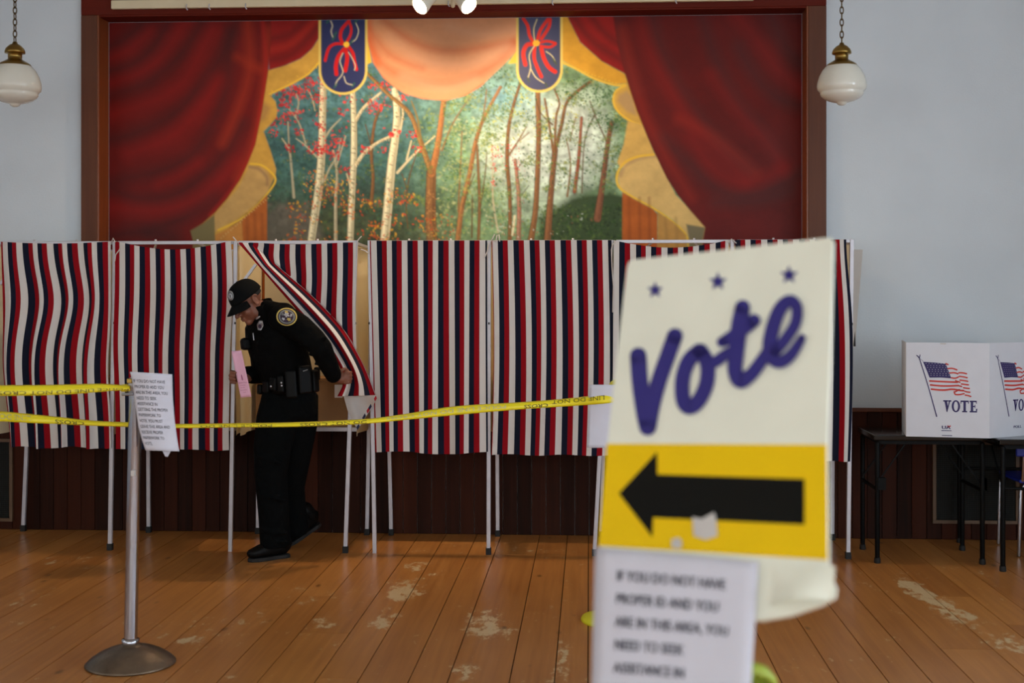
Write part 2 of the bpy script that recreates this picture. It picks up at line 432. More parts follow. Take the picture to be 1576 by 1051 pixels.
# stage opening (boarded and painted), found on the wall plane
OL = onY(152, 200, YW).x; OR = onY(1243, 200, YW).x
CL = onY(124.5, 200, YW-.03).x; CR = onY(1272, 200, YW-.03).x
OT = onY(700, 16, YW-.03).z; OB = .95
mb = MB()
mb.box((XL-.1, YW, 0), (OL, YW+.3, ZC)); mb.box((OR, YW, 0), (XR+.1, YW+.3, ZC))
mb.box((OL, YW, OT), (OR, YW+.3, ZC)); mb.box((OL, YW, 0), (OR, YW+.3, OB))
struct(mb.build('wall_back', M['wall']))
mb = MB(); mb.box((XL-.15, YR0, 0), (XL, YW, ZC)); struct(mb.build('wall_left', M['wall']))
mb = MB(); mb.box((XR, YR0, 0), (XR+.15, YW, ZC)); struct(mb.build('wall_right', M['wall']))
mb = MB(); mb.box((XL, YR0-.15, 0), (XR, YR0, ZC)); struct(mb.build('wall_rear', M['wall']))
# casing posts and beam around the opening
mb = MB(); mb.box((CL, YW-.03, .82), (OL, YW+.02, OT)); struct(mb.build('trim_1', M['casing'], bevel=.004))
mb = MB(); mb.box((OR, YW-.03, .82), (CR, YW+.02, OT)); struct(mb.build('trim_2', M['casing'], bevel=.004))
mb = MB(); mb.box((CL, YW-.03, OT), (CR, YW+.02, OT+.16)); struct(mb.build('trim_3', M['beam'], bevel=.004))
mb = MB(); mb.box((OL-.001, YW-.028, OB), (OL+.012, YM, OT)); struct(mb.build('trim_4', M['jamb'], bevel=.003))
mb = MB(); mb.box((OR-.012, YW-.028, OB), (OR+.001, YM, OT)); struct(mb.build('trim_5', M['jamb'], bevel=.003))
mb = MB(); mb.box((OL+.012, YW-.026, OT-.012), (OR-.012, YM, OT+.001)); struct(mb.build('trim_6', M['beam'], bevel=.003))
# wainscot of vertical boards with a cap rail
ZWN = onY(1360, 634, YW-.02).z
rnd = random.Random(3)
mb = MB(); x = math.floor(XL/.092)*.092
while x < XR:
    a, b = max(x+.0015, XL), min(x+.092-.0015, XR)
    mb.box((a, YW-.018, .0), (b, YW, ZWN)); x += .092
wn = mb.build('wainscot', M['wains'], bevel=.003); struct(wn)
mb = MB(); mb.box((XL, YW-.035, ZWN), (XR, YW+.001, ZWN+.025)); struct(mb.build('trim_7', M['casing'], bevel=.006))
# windows of the hall, behind and beside the camera
def window(n, c, ax, w, h, z0):
    """c centre on the wall, ax 0: on a side wall, 1: on the rear wall"""
    f = MB(); p = MB(); t = .09
    def bx(m, u0, u1, z_0, z_1, d0, d1):
        if ax == 1: m.box((c[0]+u0, c[1]+d0, z_0), (c[0]+u1, c[1]+d1, z_1))
        else:
            s = 1 if c[0] < 0 else -1
            a, b = sorted((c[0]+s*d0, c[0]+s*d1)); m.box((a, c[1]+u0, z_0), (b, c[1]+u1, z_1))
    bx(f, -w/2-t, -w/2, z0-t, z0+h+t, 0, .05); bx(f, w/2, w/2+t, z0-t, z0+h+t, 0, .05)
    bx(f, -w/2, w/2, z0+h, z0+h+t, 0, .05); bx(f, -w/2, w/2, z0-t, z0, 0, .05); bx(f, -w/2, w/2, z0+h/2-.025, z0+h/2+.025, 0, .04)
    bx(p, -w/2, w/2, z0, z0+h, .001, .012)
    o = struct(f.build('window_%d' % n, M['winframe'])); p.build('window_pane', M['pane'] if ax == 1 else M['pane_left'] if c[0] < 0 else M['pane_right'], o)
k = 1
for yy in (-1.8, 1.0, 3.8): window(k, (XL, yy), 0, 1.15, 2.0, 1.0); k += 1
for yy in (-1.8, 1.0, 3.8): window(k, (XR, yy), 0, 1.15, 2.0, 1.0); k += 1
for xx in (-4.2, -1.6, 1.0, 3.4): window(k, (xx, YR0), 1, 1.15, 2.0, 1.0); k += 1

# ------------------------------------------------------------------ the painted mural (pigment laid stroke by stroke on a board)
S = .8; U0, U1, V0, V1 = 146, 1250, 4, 500
NU = int((U1-U0)*S)+1; NV = int((V1-V0)*S)+1
UU, VV = np.meshgrid(np.linspace(U0, U1, NU), np.linspace(V0, V1, NV))
IMG = np.zeros((NV, NU, 3)); rg = np.random.RandomState(7)
def C(*c): return np.array(lin(c))
def vnoise(sx, sy, seed, octv=3):
    """value noise over the board"""
    out = 0; amp = 1; tot = 0; r = np.random.RandomState(seed)
    for o in range(octv):
        gx = (UU-U0)/sx*2**o; gy = (VV-V0)/sy*2**o
        n = r.rand(int(gy.max())+3, int(gx.max())+3); ix = gx.astype(int); iy = gy.astype(int)
        fx = gx-ix; fy = gy-iy; fx = fx*fx*(3-2*fx); fy = fy*fy*(3-2*fy)
        out = out+amp*((n[iy, ix]*(1-fx)+n[iy, ix+1]*fx)*(1-fy)+(n[iy+1, ix]*(1-fx)+n[iy+1, ix+1]*fx)*fy); tot += amp; amp *= .5
    return out/tot
def sub(x0, x1, y0, y1):
    i0 = max(0, int((x0-U0)*S)-1); i1 = min(NU, int((x1-U0)*S)+3); j0 = max(0, int((y0-V0)*S)-1); j1 = min(NV, int((y1-V0)*S)+3)
    return (slice(j0, max(j1, j0)), slice(i0, max(i1, i0)))
def sdist(pts, X, Y, closed=False, wid=None):
    best = np.full(X.shape, 1e9); W_ = np.zeros(X.shape); n = len(pts)
    for i in range(n if closed else n-1):
        a = pts[i]; b = pts[(i+1) % n]; dx, dy = b[0]-a[0], b[1]-a[1]; l = dx*dx+dy*dy+1e-9
        t = np.clip(((X-a[0])*dx+(Y-a[1])*dy)/l, 0, 1); d = np.hypot(X-a[0]-t*dx, Y-a[1]-t*dy)
        if wid is not None:
            w = wid[i]+(wid[(i+1) % n]-wid[i])*t; d = d-w/2
        best = np.minimum(best, d)
    return best
def over(sl, a, col):
    IMG[sl] = IMG[sl]*(1-a[..., None])+np.asarray(col)*a[..., None]
def poly(pts, col, soft=1.5, alpha=1, tex=None, crv=True):
    if crv: pts = [tuple(p) for p in pts]
    xs = [p[0] for p in pts]; ys = [p[1] for p in pts]; sl = sub(min(xs)-soft*2, max(xs)+soft*2, min(ys)-soft*2, max(ys)+soft*2)
    X, Y = UU[sl], VV[sl]; ins = np.zeros(X.shape, bool); n = len(pts)
    for i in range(n):
        (x1, y1), (x2, y2) = pts[i], pts[(i+1) % n]
        if y1 != y2: ins ^= ((y1 > Y) != (y2 > Y)) & (X < (x2-x1)*(Y-y1)/(y2-y1)+x1)
    d = sdist(pts, X, Y, True); d = np.where(ins, -d, d)
    a = np.clip(.5-d/(2*soft), 0, 1)*alpha
    c = col if tex is None else tex(sl, col)
    over(sl, a, c); return sl, a
def brush(pts, wid, col, soft=1.2, alpha=1, mask=None, smooth=True):
    wid = list(wid) if hasattr(wid, '__len__') else [wid]*len(pts)
    q = spline([(p[0], p[1], w) for p, w in zip(pts, wid)], 5) if smooth and len(pts) > 2 else [(p[0], p[1], w) for p, w in zip(pts, wid)]
    xs = [p[0] for p in q]; ys = [p[1] for p in q]; m = max(wid)/2+soft*2
    sl = sub(min(xs)-m, max(xs)+m, min(ys)-m, max(ys)+m)
    if UU[sl].size == 0: return
    d = sdist([(p[0], p[1]) for p in q], UU[sl], VV[sl], wid=[p[2] for p in q])
    a = np.clip(.5-d/(2*soft), 0, 1)*alpha
    if mask is not None: a = a*mask[sl]
    over(sl, a, col)
def pmask(pts, soft=2):
    global IMG
    keep = IMG; IMG = np.zeros((NV, NU, 3)); poly(pts, (1, 1, 1), soft); m = IMG[..., 0].copy(); IMG = keep; return m
def dabs(n, xr, yr, cols, r=(1, 3), seed=0, alpha=.85, mask=None, el=1.0, cl=0, keep=None):
    r_ = np.random.RandomState(seed); ctr = None
    if cl: ctr = [(r_.uniform(*xr), r_.uniform(*yr)) for _ in range(cl)]
    for _ in range(n):
        if ctr:
            c = ctr[r_.randint(len(ctr))]; x, y = c[0]+r_.randn()*7, c[1]+r_.randn()*5
        else: x, y = r_.uniform(*xr), r_.uniform(*yr)
        if keep is not None and not keep(x, y): continue
        rad = r_.uniform(*r); col = cols[r_.randint(len(cols))]
        sl = sub(x-rad-1, x+rad+1, y-rad-1, y+rad+1)
        if UU[sl].size == 0: continue
        th = r_.uniform(0, 3.1); dx = UU[sl]-x; dy = VV[sl]-y
        u = dx*math.cos(th)+dy*math.sin(th); w = -dx*math.sin(th)+dy*math.cos(th)
        a = np.clip(1.3-np.sqrt(u*u+(w*1.6*el)**2)/rad*1.1, 0, 1)*alpha
        if mask is not None: a = a*mask[sl]
        over(sl, a, col)

# forest ground colours
N1 = vnoise(60, 45, 1); N2 = vnoise(18, 14, 2); N3 = vnoise(6, 5, 3, 2); N4 = vnoise(90, 30, 9)
t = np.clip((UU-600)/180, 0, 1)[..., None]; t = t*t*(3-2*t)
left = C(58, 94, 84)*(.35+1.2*N1[..., None]); topb = C(84, 126, 136)
h = np.clip((VV-95)/230, 0, 1)[..., None]
left = left*(h)+(topb*(.5+.9*N2[..., None]))*(1-h)
left = left*(1-np.clip((VV-250)/90, 0, 1)[..., None]*.75)+C(62, 62, 34)*np.clip((VV-250)/90, 0, 1)[..., None]*.75*(.5+N2[..., None])
k_ = np.clip(1-np.hypot((UU-840)/130, (VV-215)/110), 0, 1)[..., None]
right = C(118, 150, 112)*(.5+.9*N2[..., None]); pale = C(196, 212, 202)*(.7+.5*N2[..., None])
kk = np.clip(k_*1.8+(N1[..., None]-.5)*1.2, 0, 1)
right = right*(1-kk)+pale*kk
kb = np.clip(1-np.hypot((UU-770)/90, (VV-150)/60), 0, 1)[..., None]; right = right*(1-kb)+C(112, 160, 170)*kb
IMG = left*(1-t)+right*t
IMG *= (.62+.76*N3[..., None])*(.8+.4*N2[..., None])
# greens behind
G = [C(70, 104, 52), C(104, 130, 62), C(52, 82, 48), C(132, 148, 70)]
dabs(900, (640, 960), (100, 370), G, (1.5, 4), 11, .55, cl=60)
dabs(1100, (410, 660), (110, 360), [C(44, 82, 70), C(58, 104, 84), C(34, 62, 60), C(86, 112, 60)], (2, 5), 12, .4)
dabs(500, (670, 780), (180, 360), [C(150, 166, 110), C(120, 150, 84), C(178, 184, 140)], (1.5, 4), 13, .5)
dabs(160, (690, 900), (150, 230), [C(190, 190, 66), C(164, 172, 60)], (1.2, 3), 14, .7, cl=14)
# dark hill right, rock left
poly([(828, 372), (835, 340), (858, 318), (880, 304), (905, 298), (940, 296), (965, 300), (965, 500), (828, 500)], C(48, 66, 38), 6, .95)
dabs(420, (830, 960), (315, 372), [C(42, 70, 32), C(66, 92, 44), C(84, 106, 52), C(34, 52, 30)], (1.5, 4), 15, .7)
poly([(408, 330), (430, 312), (468, 316), (490, 340), (500, 372), (500, 500), (408, 500)], C(92, 88, 78), 6, .9)
dabs(120, (410, 490), (310, 380), [C(74, 70, 64), C(112, 106, 94)], (3, 8), 16, .35)
poly([(408, 400), (960, 400), (960, 500), (408, 500)], C(70, 66, 40), 14, 1)
# far thin trunks
wh = C(214, 206, 172); wh2 = C(176, 168, 140); br = C(124, 88, 52); br2 = C(92, 70, 44); dk = C(64, 48, 34)
def T(pts, w, col, edge=None, sx=380, k=2.766, **kw):
    p = [(sx+a/k, b/k) for a, b in pts]
    if sx == 680: w = [q*.82 for q in w] if hasattr(w, '__len__') else w*.82
    if edge is not None: brush(p, [q+1.6 for q in w] if hasattr(w, '__len__') else w+1.6, edge, 1.2, .8)
    brush(p, w, col, 1.0, .95)
    mw = max(w) if hasattr(w, '__len__') else w
    if mw > 4:
        brush([(a+mw*.27, b) for a, b in p], mw*.22, np.asarray(col)*.5, 1.2, .7); brush([(a-mw*.22, b) for a, b in p], mw*.2, np.clip(np.asarray(col)*1.5, 0, 1), 1.2, .5)
        for q in spline(p, 9):
            brush([(q[0]+rg.uniform(-.4, .3)*mw, q[1]), (q[0]+rg.uniform(-.4, .3)*mw, q[1]+rg.uniform(2, 6))], 1.2, np.asarray(col)*rg.choice([.45, .6, 1.4]), .8, .45, smooth=False)
R_ = dict(sx=680)
T([(685, 970), (678, 870), (690, 760), (720, 660)], 2, br2); T([(680, 800), (660, 740)], 1.5, br2)
T([(528, 880), (537, 760), (530, 650), (545, 520), (580, 440)], [4.5, 4, 3.5, 3, 2], br, dk); T([(535, 640), (505, 530)], 1.8, br2)
T([(200, 840), (190, 720), (180, 640), (150, 590)], [4, 3, 3, 2], wh2); T([(180, 640), (175, 520)], 2, wh2)
T([(378, 1030), (378, 850), (384, 740), (368, 640)], [5, 4, 3, 2], wh2); T([(384, 700), (420, 580)], 2, wh2)
T([(300, 670), (250, 620), (210, 590)], [3, 2.5, 1.5], wh2); T([(250, 610), (220, 520), (180, 465)], [2.5, 2, 1.5], wh2)
T([(325, 780), (350, 720), (385, 660), (400, 590)], [3, 2.5, 2, 1.5], wh2)
T([(330, 590), (360, 545), (400, 505)], [3.5, 2.5, 1.5], wh2)
T([(205, 500), (220, 440), (210, 400)], 2, wh2); T([(290, 470), (275, 410), (250, 370)], 2, wh2)
# birches
for pts, w in (([(325, 350), (322, 480), (318, 650), (306, 800), (290, 910), (272, 1040)], [9, 10, 11, 12, 12, 11]),
               ([(450, 395), (455, 520), (455, 650), (450, 780), (444, 900), (440, 1040)], [7, 8, 9, 9, 9, 9]),
               ([(628, 380), (638, 480), (632, 580), (616, 700), (600, 880), (585, 1040)], [6, 9, 11, 12, 13, 13])):
    T(pts, w, wh, C(84, 84, 66))
    p = [(380+a/2.766, b/2.766) for a, b in pts]
    brush([(a+3, b) for a, b in p], 3, C(150, 142, 110), 2, .55)
    for q in spline(p, 7):
        if rg.rand() < .5: brush([(q[0]-4+rg.rand()*3, q[1]), (q[0]+rg.rand()*3, q[1]+1)], 1.6, C(92, 84, 60), .8, .65, smooth=False)
for pts, w in (([(465, 510), (500, 455), (570, 395)], [5, 4, 3]), ([(465, 700), (500, 650), (560, 605), (625, 575)], [6, 5, 4, 3]),
               ([(640, 735), (690, 680), (730, 640), (800, 580)], [4, 3.5, 3, 2]), ([(680, 680), (700, 600)], [3, 2]),
               ([(652, 560), (664, 470), (640, 400)], [3, 3, 3]), ([(440, 790), (425, 740)], [3, 2])):
    T(pts, w, C(200, 186, 150))
T([(790, 1060), (782, 900), (785, 740)], [16, 15, 14], br, dk); T([(785, 740), (812, 620), (838, 430)], [11, 8, 6], C(158, 104, 58), br2)
T([(782, 730), (735, 590), (690, 480), (600, 400), (510, 310)], [8, 6, 5, 4, 3], C(140, 104, 58), br2); T([(740, 590), (725, 500), (700, 430)], [3, 3, 2], C(120, 104, 60))
dabs(60, (655, 672), (290, 372), [C(92, 58, 40), C(178, 130, 80)], (1, 3), 21, .5)
# right-hand trunks
T([(65, 1060), (82, 900), (118, 740), (145, 600), (180, 500), (250, 370)], [9, 8, 7, 6, 4, 3], C(150, 104, 62), br2, **R_)
T([(70, 900), (78, 740), (86, 560)], [3.5, 3, 2], br, **R_); T([(0, 640), (50, 520), (130, 400)], [3.5, 3, 2], br, **R_); T([(150, 600), (180, 470), (190, 380)], [4, 3, 2], br, **R_)
T([(155, 1040), (160, 850), (150, 620)], [4.5, 4, 3], br, dk, **R_); T([(164, 880), (182, 760), (192, 650)], [3, 2.5, 2], br2, **R_)
T([(90, 880), (120, 790), (140, 740)], 2.5, br2, **R_)
T([(288, 1040), (290, 850), (278, 680), (285, 540), (310, 430), (335, 350)], [6, 6, 6, 5, 4, 3], br, dk, **R_)
T([(286, 660), (325, 600), (360, 540)], [4, 3, 2], br, **R_); T([(330, 600), (370, 565)], 2, br, **R_)
T([(376, 1040), (398, 900), (408, 720), (412, 560), (408, 390)], [11, 9, 8, 8, 8], C(132, 92, 56), dk, **R_)
T([(448, 1040), (462, 850), (472, 740), (482, 640)], [12, 10, 9, 9], C(130, 88, 56), dk, **R_)
T([(482, 640), (510, 530), (530, 440), (575, 390), (635, 345)], [6, 5, 4, 4, 3], br, dk, **R_); T([(474, 640), (458, 540), (438, 420)], [5, 4, 3], br, **R_)
T([(480, 640), (486, 500), (500, 440), (480, 380)], [5, 4, 3, 2], br, **R_); T([(470, 530), (420, 480), (400, 420)], [3.5, 2.5, 2], br2, **R_)
T([(326, 1040), (328, 850), (312, 680)], [8, 6, 4], C(158, 116, 96), br2, **R_); T([(240, 990), (218, 850), (216, 690)], [3, 3, 2], wh2, **R_)
T([(300, 1000), (310, 920)], 4, wh, **R_); T([(128, 1010), (130, 830)], [3.5, 2.5], br2, **R_)
T([(534, 835), (548, 700), (530, 590)], [4, 3, 2], br, **R_); T([(565, 815), (582, 680), (595, 500)], [6, 5, 3], C(150, 84, 58), dk, **R_)
T([(596, 820), (608, 600), (650, 490)], [2.5, 2.5, 2], br2, **R_); T([(545, 600), (570, 500)], 2, br, **R_)
T([(662, 930), (684, 780), (705, 620), (722, 520)], [13, 9, 7, 4], C(124, 80, 56), dk, **R_); T([(700, 600), (660, 510), (630, 430)], [3, 2.5, 2], br2, **R_)
T([(340, 830), (370, 790)], 1.5, dk, **R_); T([(320, 720), (350, 680)], 1.5, dk, **R_)
# leaves
RD = [C(206, 34, 40), C(176, 24, 36), C(226, 70, 64), C(150, 30, 40)]
dabs(430, (425, 640), (118, 235), RD, (1.2, 3.4), 31, .85, cl=30); dabs(40, (480, 500), (120, 215), RD, (1, 2.5), 32, .9)
for cx_, cy_ in ((455, 137), (476, 125), (494, 195), (528, 172), (560, 230), (575, 132), (592, 132), (608, 205), (634, 208), (622, 150), (515, 240), (436, 158), (420, 205), (446, 228), (530, 262), (460, 203), (642, 230)):
    dabs(16, (cx_-8, cx_+8), (cy_-6, cy_+6), RD, (1.2, 3.2), cx_, .9)
dabs(60, (755, 800), (222, 262), RD, (1, 2.2), 33, .8); dabs(40, (790, 808), (250, 370), [C(196, 90, 84), C(160, 60, 60)], (.8, 1.8), 34, .6)
dabs(25, (756, 764), (222, 292), RD, (1, 2.5), 38, .8)
OG = [C(206, 104, 34), C(190, 70, 34), C(216, 160, 44), C(160, 58, 30), C(96, 104, 44)]
dabs(520, (425, 655), (290, 374), OG, (1.2, 3.4), 35, .75, cl=34); dabs(90, (460, 540), (270, 310), [C(220, 180, 60), C(206, 104, 34)], (1, 2.4), 36, .8, cl=9)
dabs(60, (640, 700), (330, 372), OG, (1.2, 3), 37, .7)
GR = [C(46, 90, 50), C(60, 106, 52), C(36, 76, 50), C(92, 124, 62)]
for i, (cx_, cy_, a, b, n) in enumerate(((905, 135, 34, 16, 120), (930, 150, 18, 14, 80), (925, 185, 22, 12, 70), (880, 150, 24, 12, 60), (945, 190, 14, 14, 60),
        (770, 120, 30, 16, 60), (800, 160, 26, 20, 50), (850, 200, 30, 20, 45), (900, 225, 26, 22, 45), (730, 200, 24, 40, 50), (700, 250, 16, 60, 60), (940, 240, 16, 24, 60), (830, 250, 30, 30, 40), (780, 300, 40, 30, 60), (890, 275, 40, 14, 60), (700, 165, 18, 16, 40), (590, 120, 26, 18, 50))):
    dabs(n, (cx_-a, cx_+a), (cy_-b, cy_+b), GR, (1, 2.8), 50+i, .8)
GR2 = [C(88, 118, 66), C(120, 140, 78), C(70, 104, 60), C(150, 158, 84)]
dabs(1500, (690, 955), (110, 300), GR2, (1.3, 3.2), 81, .6, cl=60); dabs(500, (640, 790), (200, 372), GR2, (1, 2.2), 82, .5, cl=24)
dabs(300, (410, 660), (110, 300), [C(60, 96, 70), C(96, 112, 54), C(150, 130, 60), C(44, 74, 66)], (1, 2.6), 83, .6, cl=26)
dabs(150, (420, 660), (240, 372), [C(52, 82, 46), C(90, 110, 50)], (1.2, 3), 84, .6, cl=16)
dabs(90, (720, 900), (330, 372), [C(60, 90, 50), C(150, 90, 60), C(190, 200, 190)], (1, 2.6), 85, .6, cl=10)
# the drawn theatre curtains of the painting
RB = C(104, 18, 14)
def redtex(sl, col): return col*(.72+.5*N1[sl][..., None]+.12*N3[sl][..., None])
DL = [(140, 0), (417, 0), (417, 60), (413, 108), (408, 140), (403, 171), (393, 222), (381, 252), (369, 277), (350, 305), (331, 327), (312, 344), (293, 355), (297, 372), (297, 500), (140, 500)]
DR = [(940, 0), (950, 66), (958, 100), (969, 137), (980, 170), (992, 200), (1004, 228), (1026, 274), (1044, 302), (1064, 326), (1085, 350), (1081, 372), (1081, 500), (1262, 500), (1262, 0)]
# yellow lining swags and side falls first
YL = C(196, 152, 66); YB_ = C(226, 184, 60); TN = C(186, 150, 92)
def ytex(sl, col): return col*(.8+.35*N2[sl][..., None]+.1*N3[sl][..., None])
poly([(395, 108), (416, 107), (440, 100), (463, 90), (480, 75), (491, 58), (492, 98), (474, 116), (450, 130), (425, 142), (408, 150), (395, 150)], YL, 1.5, 1, ytex)
brush([(491, 96), (474, 114), (450, 128), (425, 140), (408, 148)], 2.5, YB_, 1); dabs(60, (408, 490), (98, 148), [YB_], (1, 1.6), 61, .9, keep=lambda x, y: abs(y-(99+(491-x)*.62)) < 5)
poly([(862, 0), (874, 27), (893, 65), (926, 94), (962, 114), (968, 128), (947, 130), (915, 120), (885, 104), (864, 92)], C(204, 152, 48), 1.5, 1, ytex)
brush([(866, 96), (885, 105), (915, 121), (947, 131), (962, 130)], 3, YB_, 1.2)
for q in range(18): dabs(1, (868+q*5.3, 869+q*5.3), (98+q*2, 99+q*2), [YB_], (1.8, 1.9), q, .8)
poly([(562, 50), (566, 60), (572, 96), (563, 100)], YB_, 1); poly([(796, 76), (782, 98), (796, 97)], YB_, 1)
# left falls
poly([(395, 140), (412, 143), (424, 156), (427, 170), (425, 181), (414, 194), (405, 203), (395, 210)], YL, 1.5, 1, ytex)
poly([(397, 160), (408, 158), (418, 166), (410, 182), (398, 190)], C(150, 112, 72), 4, .6)
poly([(396, 204), (406, 203), (416, 231), (425, 260), (424, 270), (416, 286), (390, 320), (366, 338), (330, 372), (330, 400), (297, 400), (297, 340)], YL, 1.5, 1, ytex)
poly([(384, 255), (400, 256), (412, 264), (418, 278), (412, 296), (390, 318), (364, 338), (338, 352), (322, 362), (330, 330), (366, 290)], TN, 2, .95, ytex)
brush([(384, 257), (398, 260), (410, 272), (411, 284)], 4, C(136, 104, 80), 2, .6); brush([(386, 252), (402, 254), (416, 264), (424, 276), (416, 292), (392, 320), (366, 340), (336, 354)], 3, YB_, 1.2)
poly([(372, 338), (392, 320), (411, 300), (411, 372), (411, 500), (372, 500)], C(168, 92, 36), 1.5, 1, ytex)
for a in (380, 392, 403): brush([(a, 330), (a+1, 380), (a, 500)], 3, C(120, 62, 30), 3, .6)
poly([(330, 362), (350, 352), (372, 338), (374, 372), (374, 500), (330, 500)], C(186, 128, 62), 1.5, 1, ytex)
poly([(290, 352), (312, 344), (330, 330), (332, 400), (332, 500), (296, 500), (297, 370)], C(118, 108, 72), 1.5, 1)
for q in range(22): dabs(1, (340+q*3.6, 341+q*3.6), (366-q*3.1, 367-q*3.1), [C(206, 176, 110)], (1.6, 1.8), q, .8)
# right falls
poly([(960, 120), (966, 128), (950, 138), (943, 152), (945, 166), (960, 182), (985, 194), (1010, 200), (985, 130)], C(198, 158, 72), 1.5, 1, ytex)
poly([(965, 140), (952, 146), (950, 156), (965, 172), (980, 178), (975, 150)], C(172, 140, 100), 3, .8); brush([(962, 132), (948, 140), (944, 156), (952, 172), (970, 186), (990, 194)], 3, YB_, 1.2)
poly([(966, 186), (990, 192), (1005, 230), (1012, 245), (985, 246), (955, 258), (950, 250), (960, 222)], C(202, 164, 88), 1.5, 1, ytex)
poly([(1010, 238), (985, 242), (962, 252), (951, 270), (954, 290), (975, 304), (1005, 318), (1035, 338), (1058, 362), (1062, 400), (1090, 400), (1090, 350), (1040, 300)], C(204, 172, 108), 1.5, 1, ytex)
brush([(1008, 240), (985, 244), (964, 254), (955, 270)], 5, C(150, 118, 92), 2.5, .5); brush([(1006, 238), (982, 241), (962, 250), (950, 268), (953, 288), (975, 304), (1005, 320), (1035, 341), (1056, 362), (1060, 385)], 3.5, YB_, 1.3)
poly([(958, 296), (975, 306), (1005, 322), (1012, 330), (1012, 500), (957, 500)], C(168, 88, 30), 1.5, 1, ytex)
for a in (968, 984, 999): brush([(a, 305), (a+1, 380), (a, 500)], 3, C(118, 58, 24), 3, .6)
poly([(1012, 326), (1035, 341), (1056, 362), (1062, 500), (1012, 500)], C(176, 134, 70), 1.5, 1, ytex)
for a in (1024, 1040): brush([(a, 335), (a+2, 380), (a, 500)], 3, C(136, 104, 60), 3, .5)
poly([(1056, 345), (1085, 350), (1081, 372), (1081, 500), (1062, 500), (1060, 365)], C(118, 110, 84), 1.5, 1)
# upper red swags
SWL = [(410, 0), (492, 0), (491, 58), (480, 75), (463, 90), (440, 100), (414, 108)]
SWR = [(868, 0), (874, 27), (893, 65), (926, 94), (965, 115), (955, 0)]
for pg in (SWL, SWR): poly(pg, C(140, 24, 20), 1.5, 1, redtex)
ml = pmask(SWL); mr_ = pmask(SWR)
for pts in ([(416, 60), (450, 50), (485, 10)], [(416, 92), (450, 82), (488, 44)]): brush(pts, 8, C(84, 20, 18), 6, .6, ml)
brush([(416, 76), (450, 66), (488, 28)], 6, C(176, 44, 26), 5, .5, ml)
for pts in ([(880, 20), (910, 62), (955, 92)], [(900, 10), (930, 50), (960, 70)]): brush(pts, 8, C(76, 22, 20), 6, .6, mr_)
poly(DL, RB, 1.5, 1, redtex); poly(DR, C(96, 17, 12), 1.5, 1, redtex)
ML = pmask(DL, 1.5); MR = pmask(DR, 1.5)
Q = lambda l, sx=0, k=2.6275: [(sx+a/k, b/k) for a, b in l]
DKR = C(62, 24, 24); DKG = C(70, 34, 34)
BR_ = C(164, 26, 22); OR_ = C(170, 52, 24)
for l, w in (([(430, 385), (520, 355), (600, 325), (720, 230), (820, 90), (850, 40)], 11), ([(430, 290), (540, 258), (620, 190), (680, 90), (700, 30)], 12), ([(430, 200), (540, 135), (600, 60)], 12),
             ([(430, 570), (560, 532), (700, 460), (820, 340), (910, 200), (965, 70)], 13), ([(480, 725), (640, 692), (780, 620), (860, 500), (915, 350), (925, 200), (930, 130)], 13),
             ([(430, 745), (540, 800), (680, 798), (830, 705), (930, 590), (980, 500)], 14), ([(600, 935), (740, 880), (860, 790)], 16), ([(430, 960), (560, 940), (700, 960)], 20)):
    brush(Q(l), w, DKR, 11, .66, ML)
for l, w in (([(430, 345), (560, 300), (660, 220), (750, 80)], 12), ([(430, 470), (600, 415), (740, 330), (860, 120)], 14), ([(520, 620), (680, 560), (800, 450), (880, 330)], 16),
             ([(460, 840), (640, 850), (800, 800), (960, 660)], 14), ([(640, 745), (720, 710), (800, 660)], 6), ([(430, 240), (520, 200), (600, 130)], 8)):
    brush(Q(l), w, BR_, 13, .42, ML)
for l, w in (([(1085, 120), (1070, 330), (1030, 560), (960, 720)], 8), ([(1000, 90), (1010, 280), (960, 450), (900, 580)], 10), ([(960, 230), (1050, 280)], 7)): brush(Q(l), w, OR_, 9, .55, ML)
brush(Q([(1060, 60), (1075, 280), (1050, 470), (1020, 610), (955, 740), (850, 870)]), 4, C(176, 30, 24), 4, .6, ML)
for l, w in (([(140, 60), (170, 180), (240, 330), (340, 480), (440, 600), (540, 690)], 11), ([(340, 60), (370, 160), (420, 290), (480, 400), (580, 520), (640, 620)], 13), ([(490, 190), (560, 310), (640, 390), (740, 430)], 14),
             ([(180, 560), (280, 650), (370, 740), (470, 790), (600, 770), (740, 700)], 12), ([(400, 820), (560, 815), (700, 770)], 12), ([(620, 70), (680, 180), (745, 260)], 12), ([(0, 60), (20, 200), (80, 370)], 5)):
    brush(Q(l, 950), w, DKG, 12, .62, MR)
for l, w in (([(90, 60), (120, 180), (200, 340), (310, 500), (420, 620), (520, 730)], 12), ([(480, 60), (560, 150), (640, 270), (750, 370)], 15), ([(380, 300), (480, 440), (600, 570), (680, 680)], 12),
             ([(300, 560), (400, 690), (520, 740), (660, 690)], 14)):
    brush(Q(l, 950), w, C(150, 26, 20), 13, .45, MR)
for l, w in (([(20, 120), (60, 300), (120, 480), (200, 640), (300, 800)], 9), ([(250, 480), (400, 560), (560, 700)], 10)): brush(Q(l, 950), w, C(160, 40, 22), 11, .45, MR)
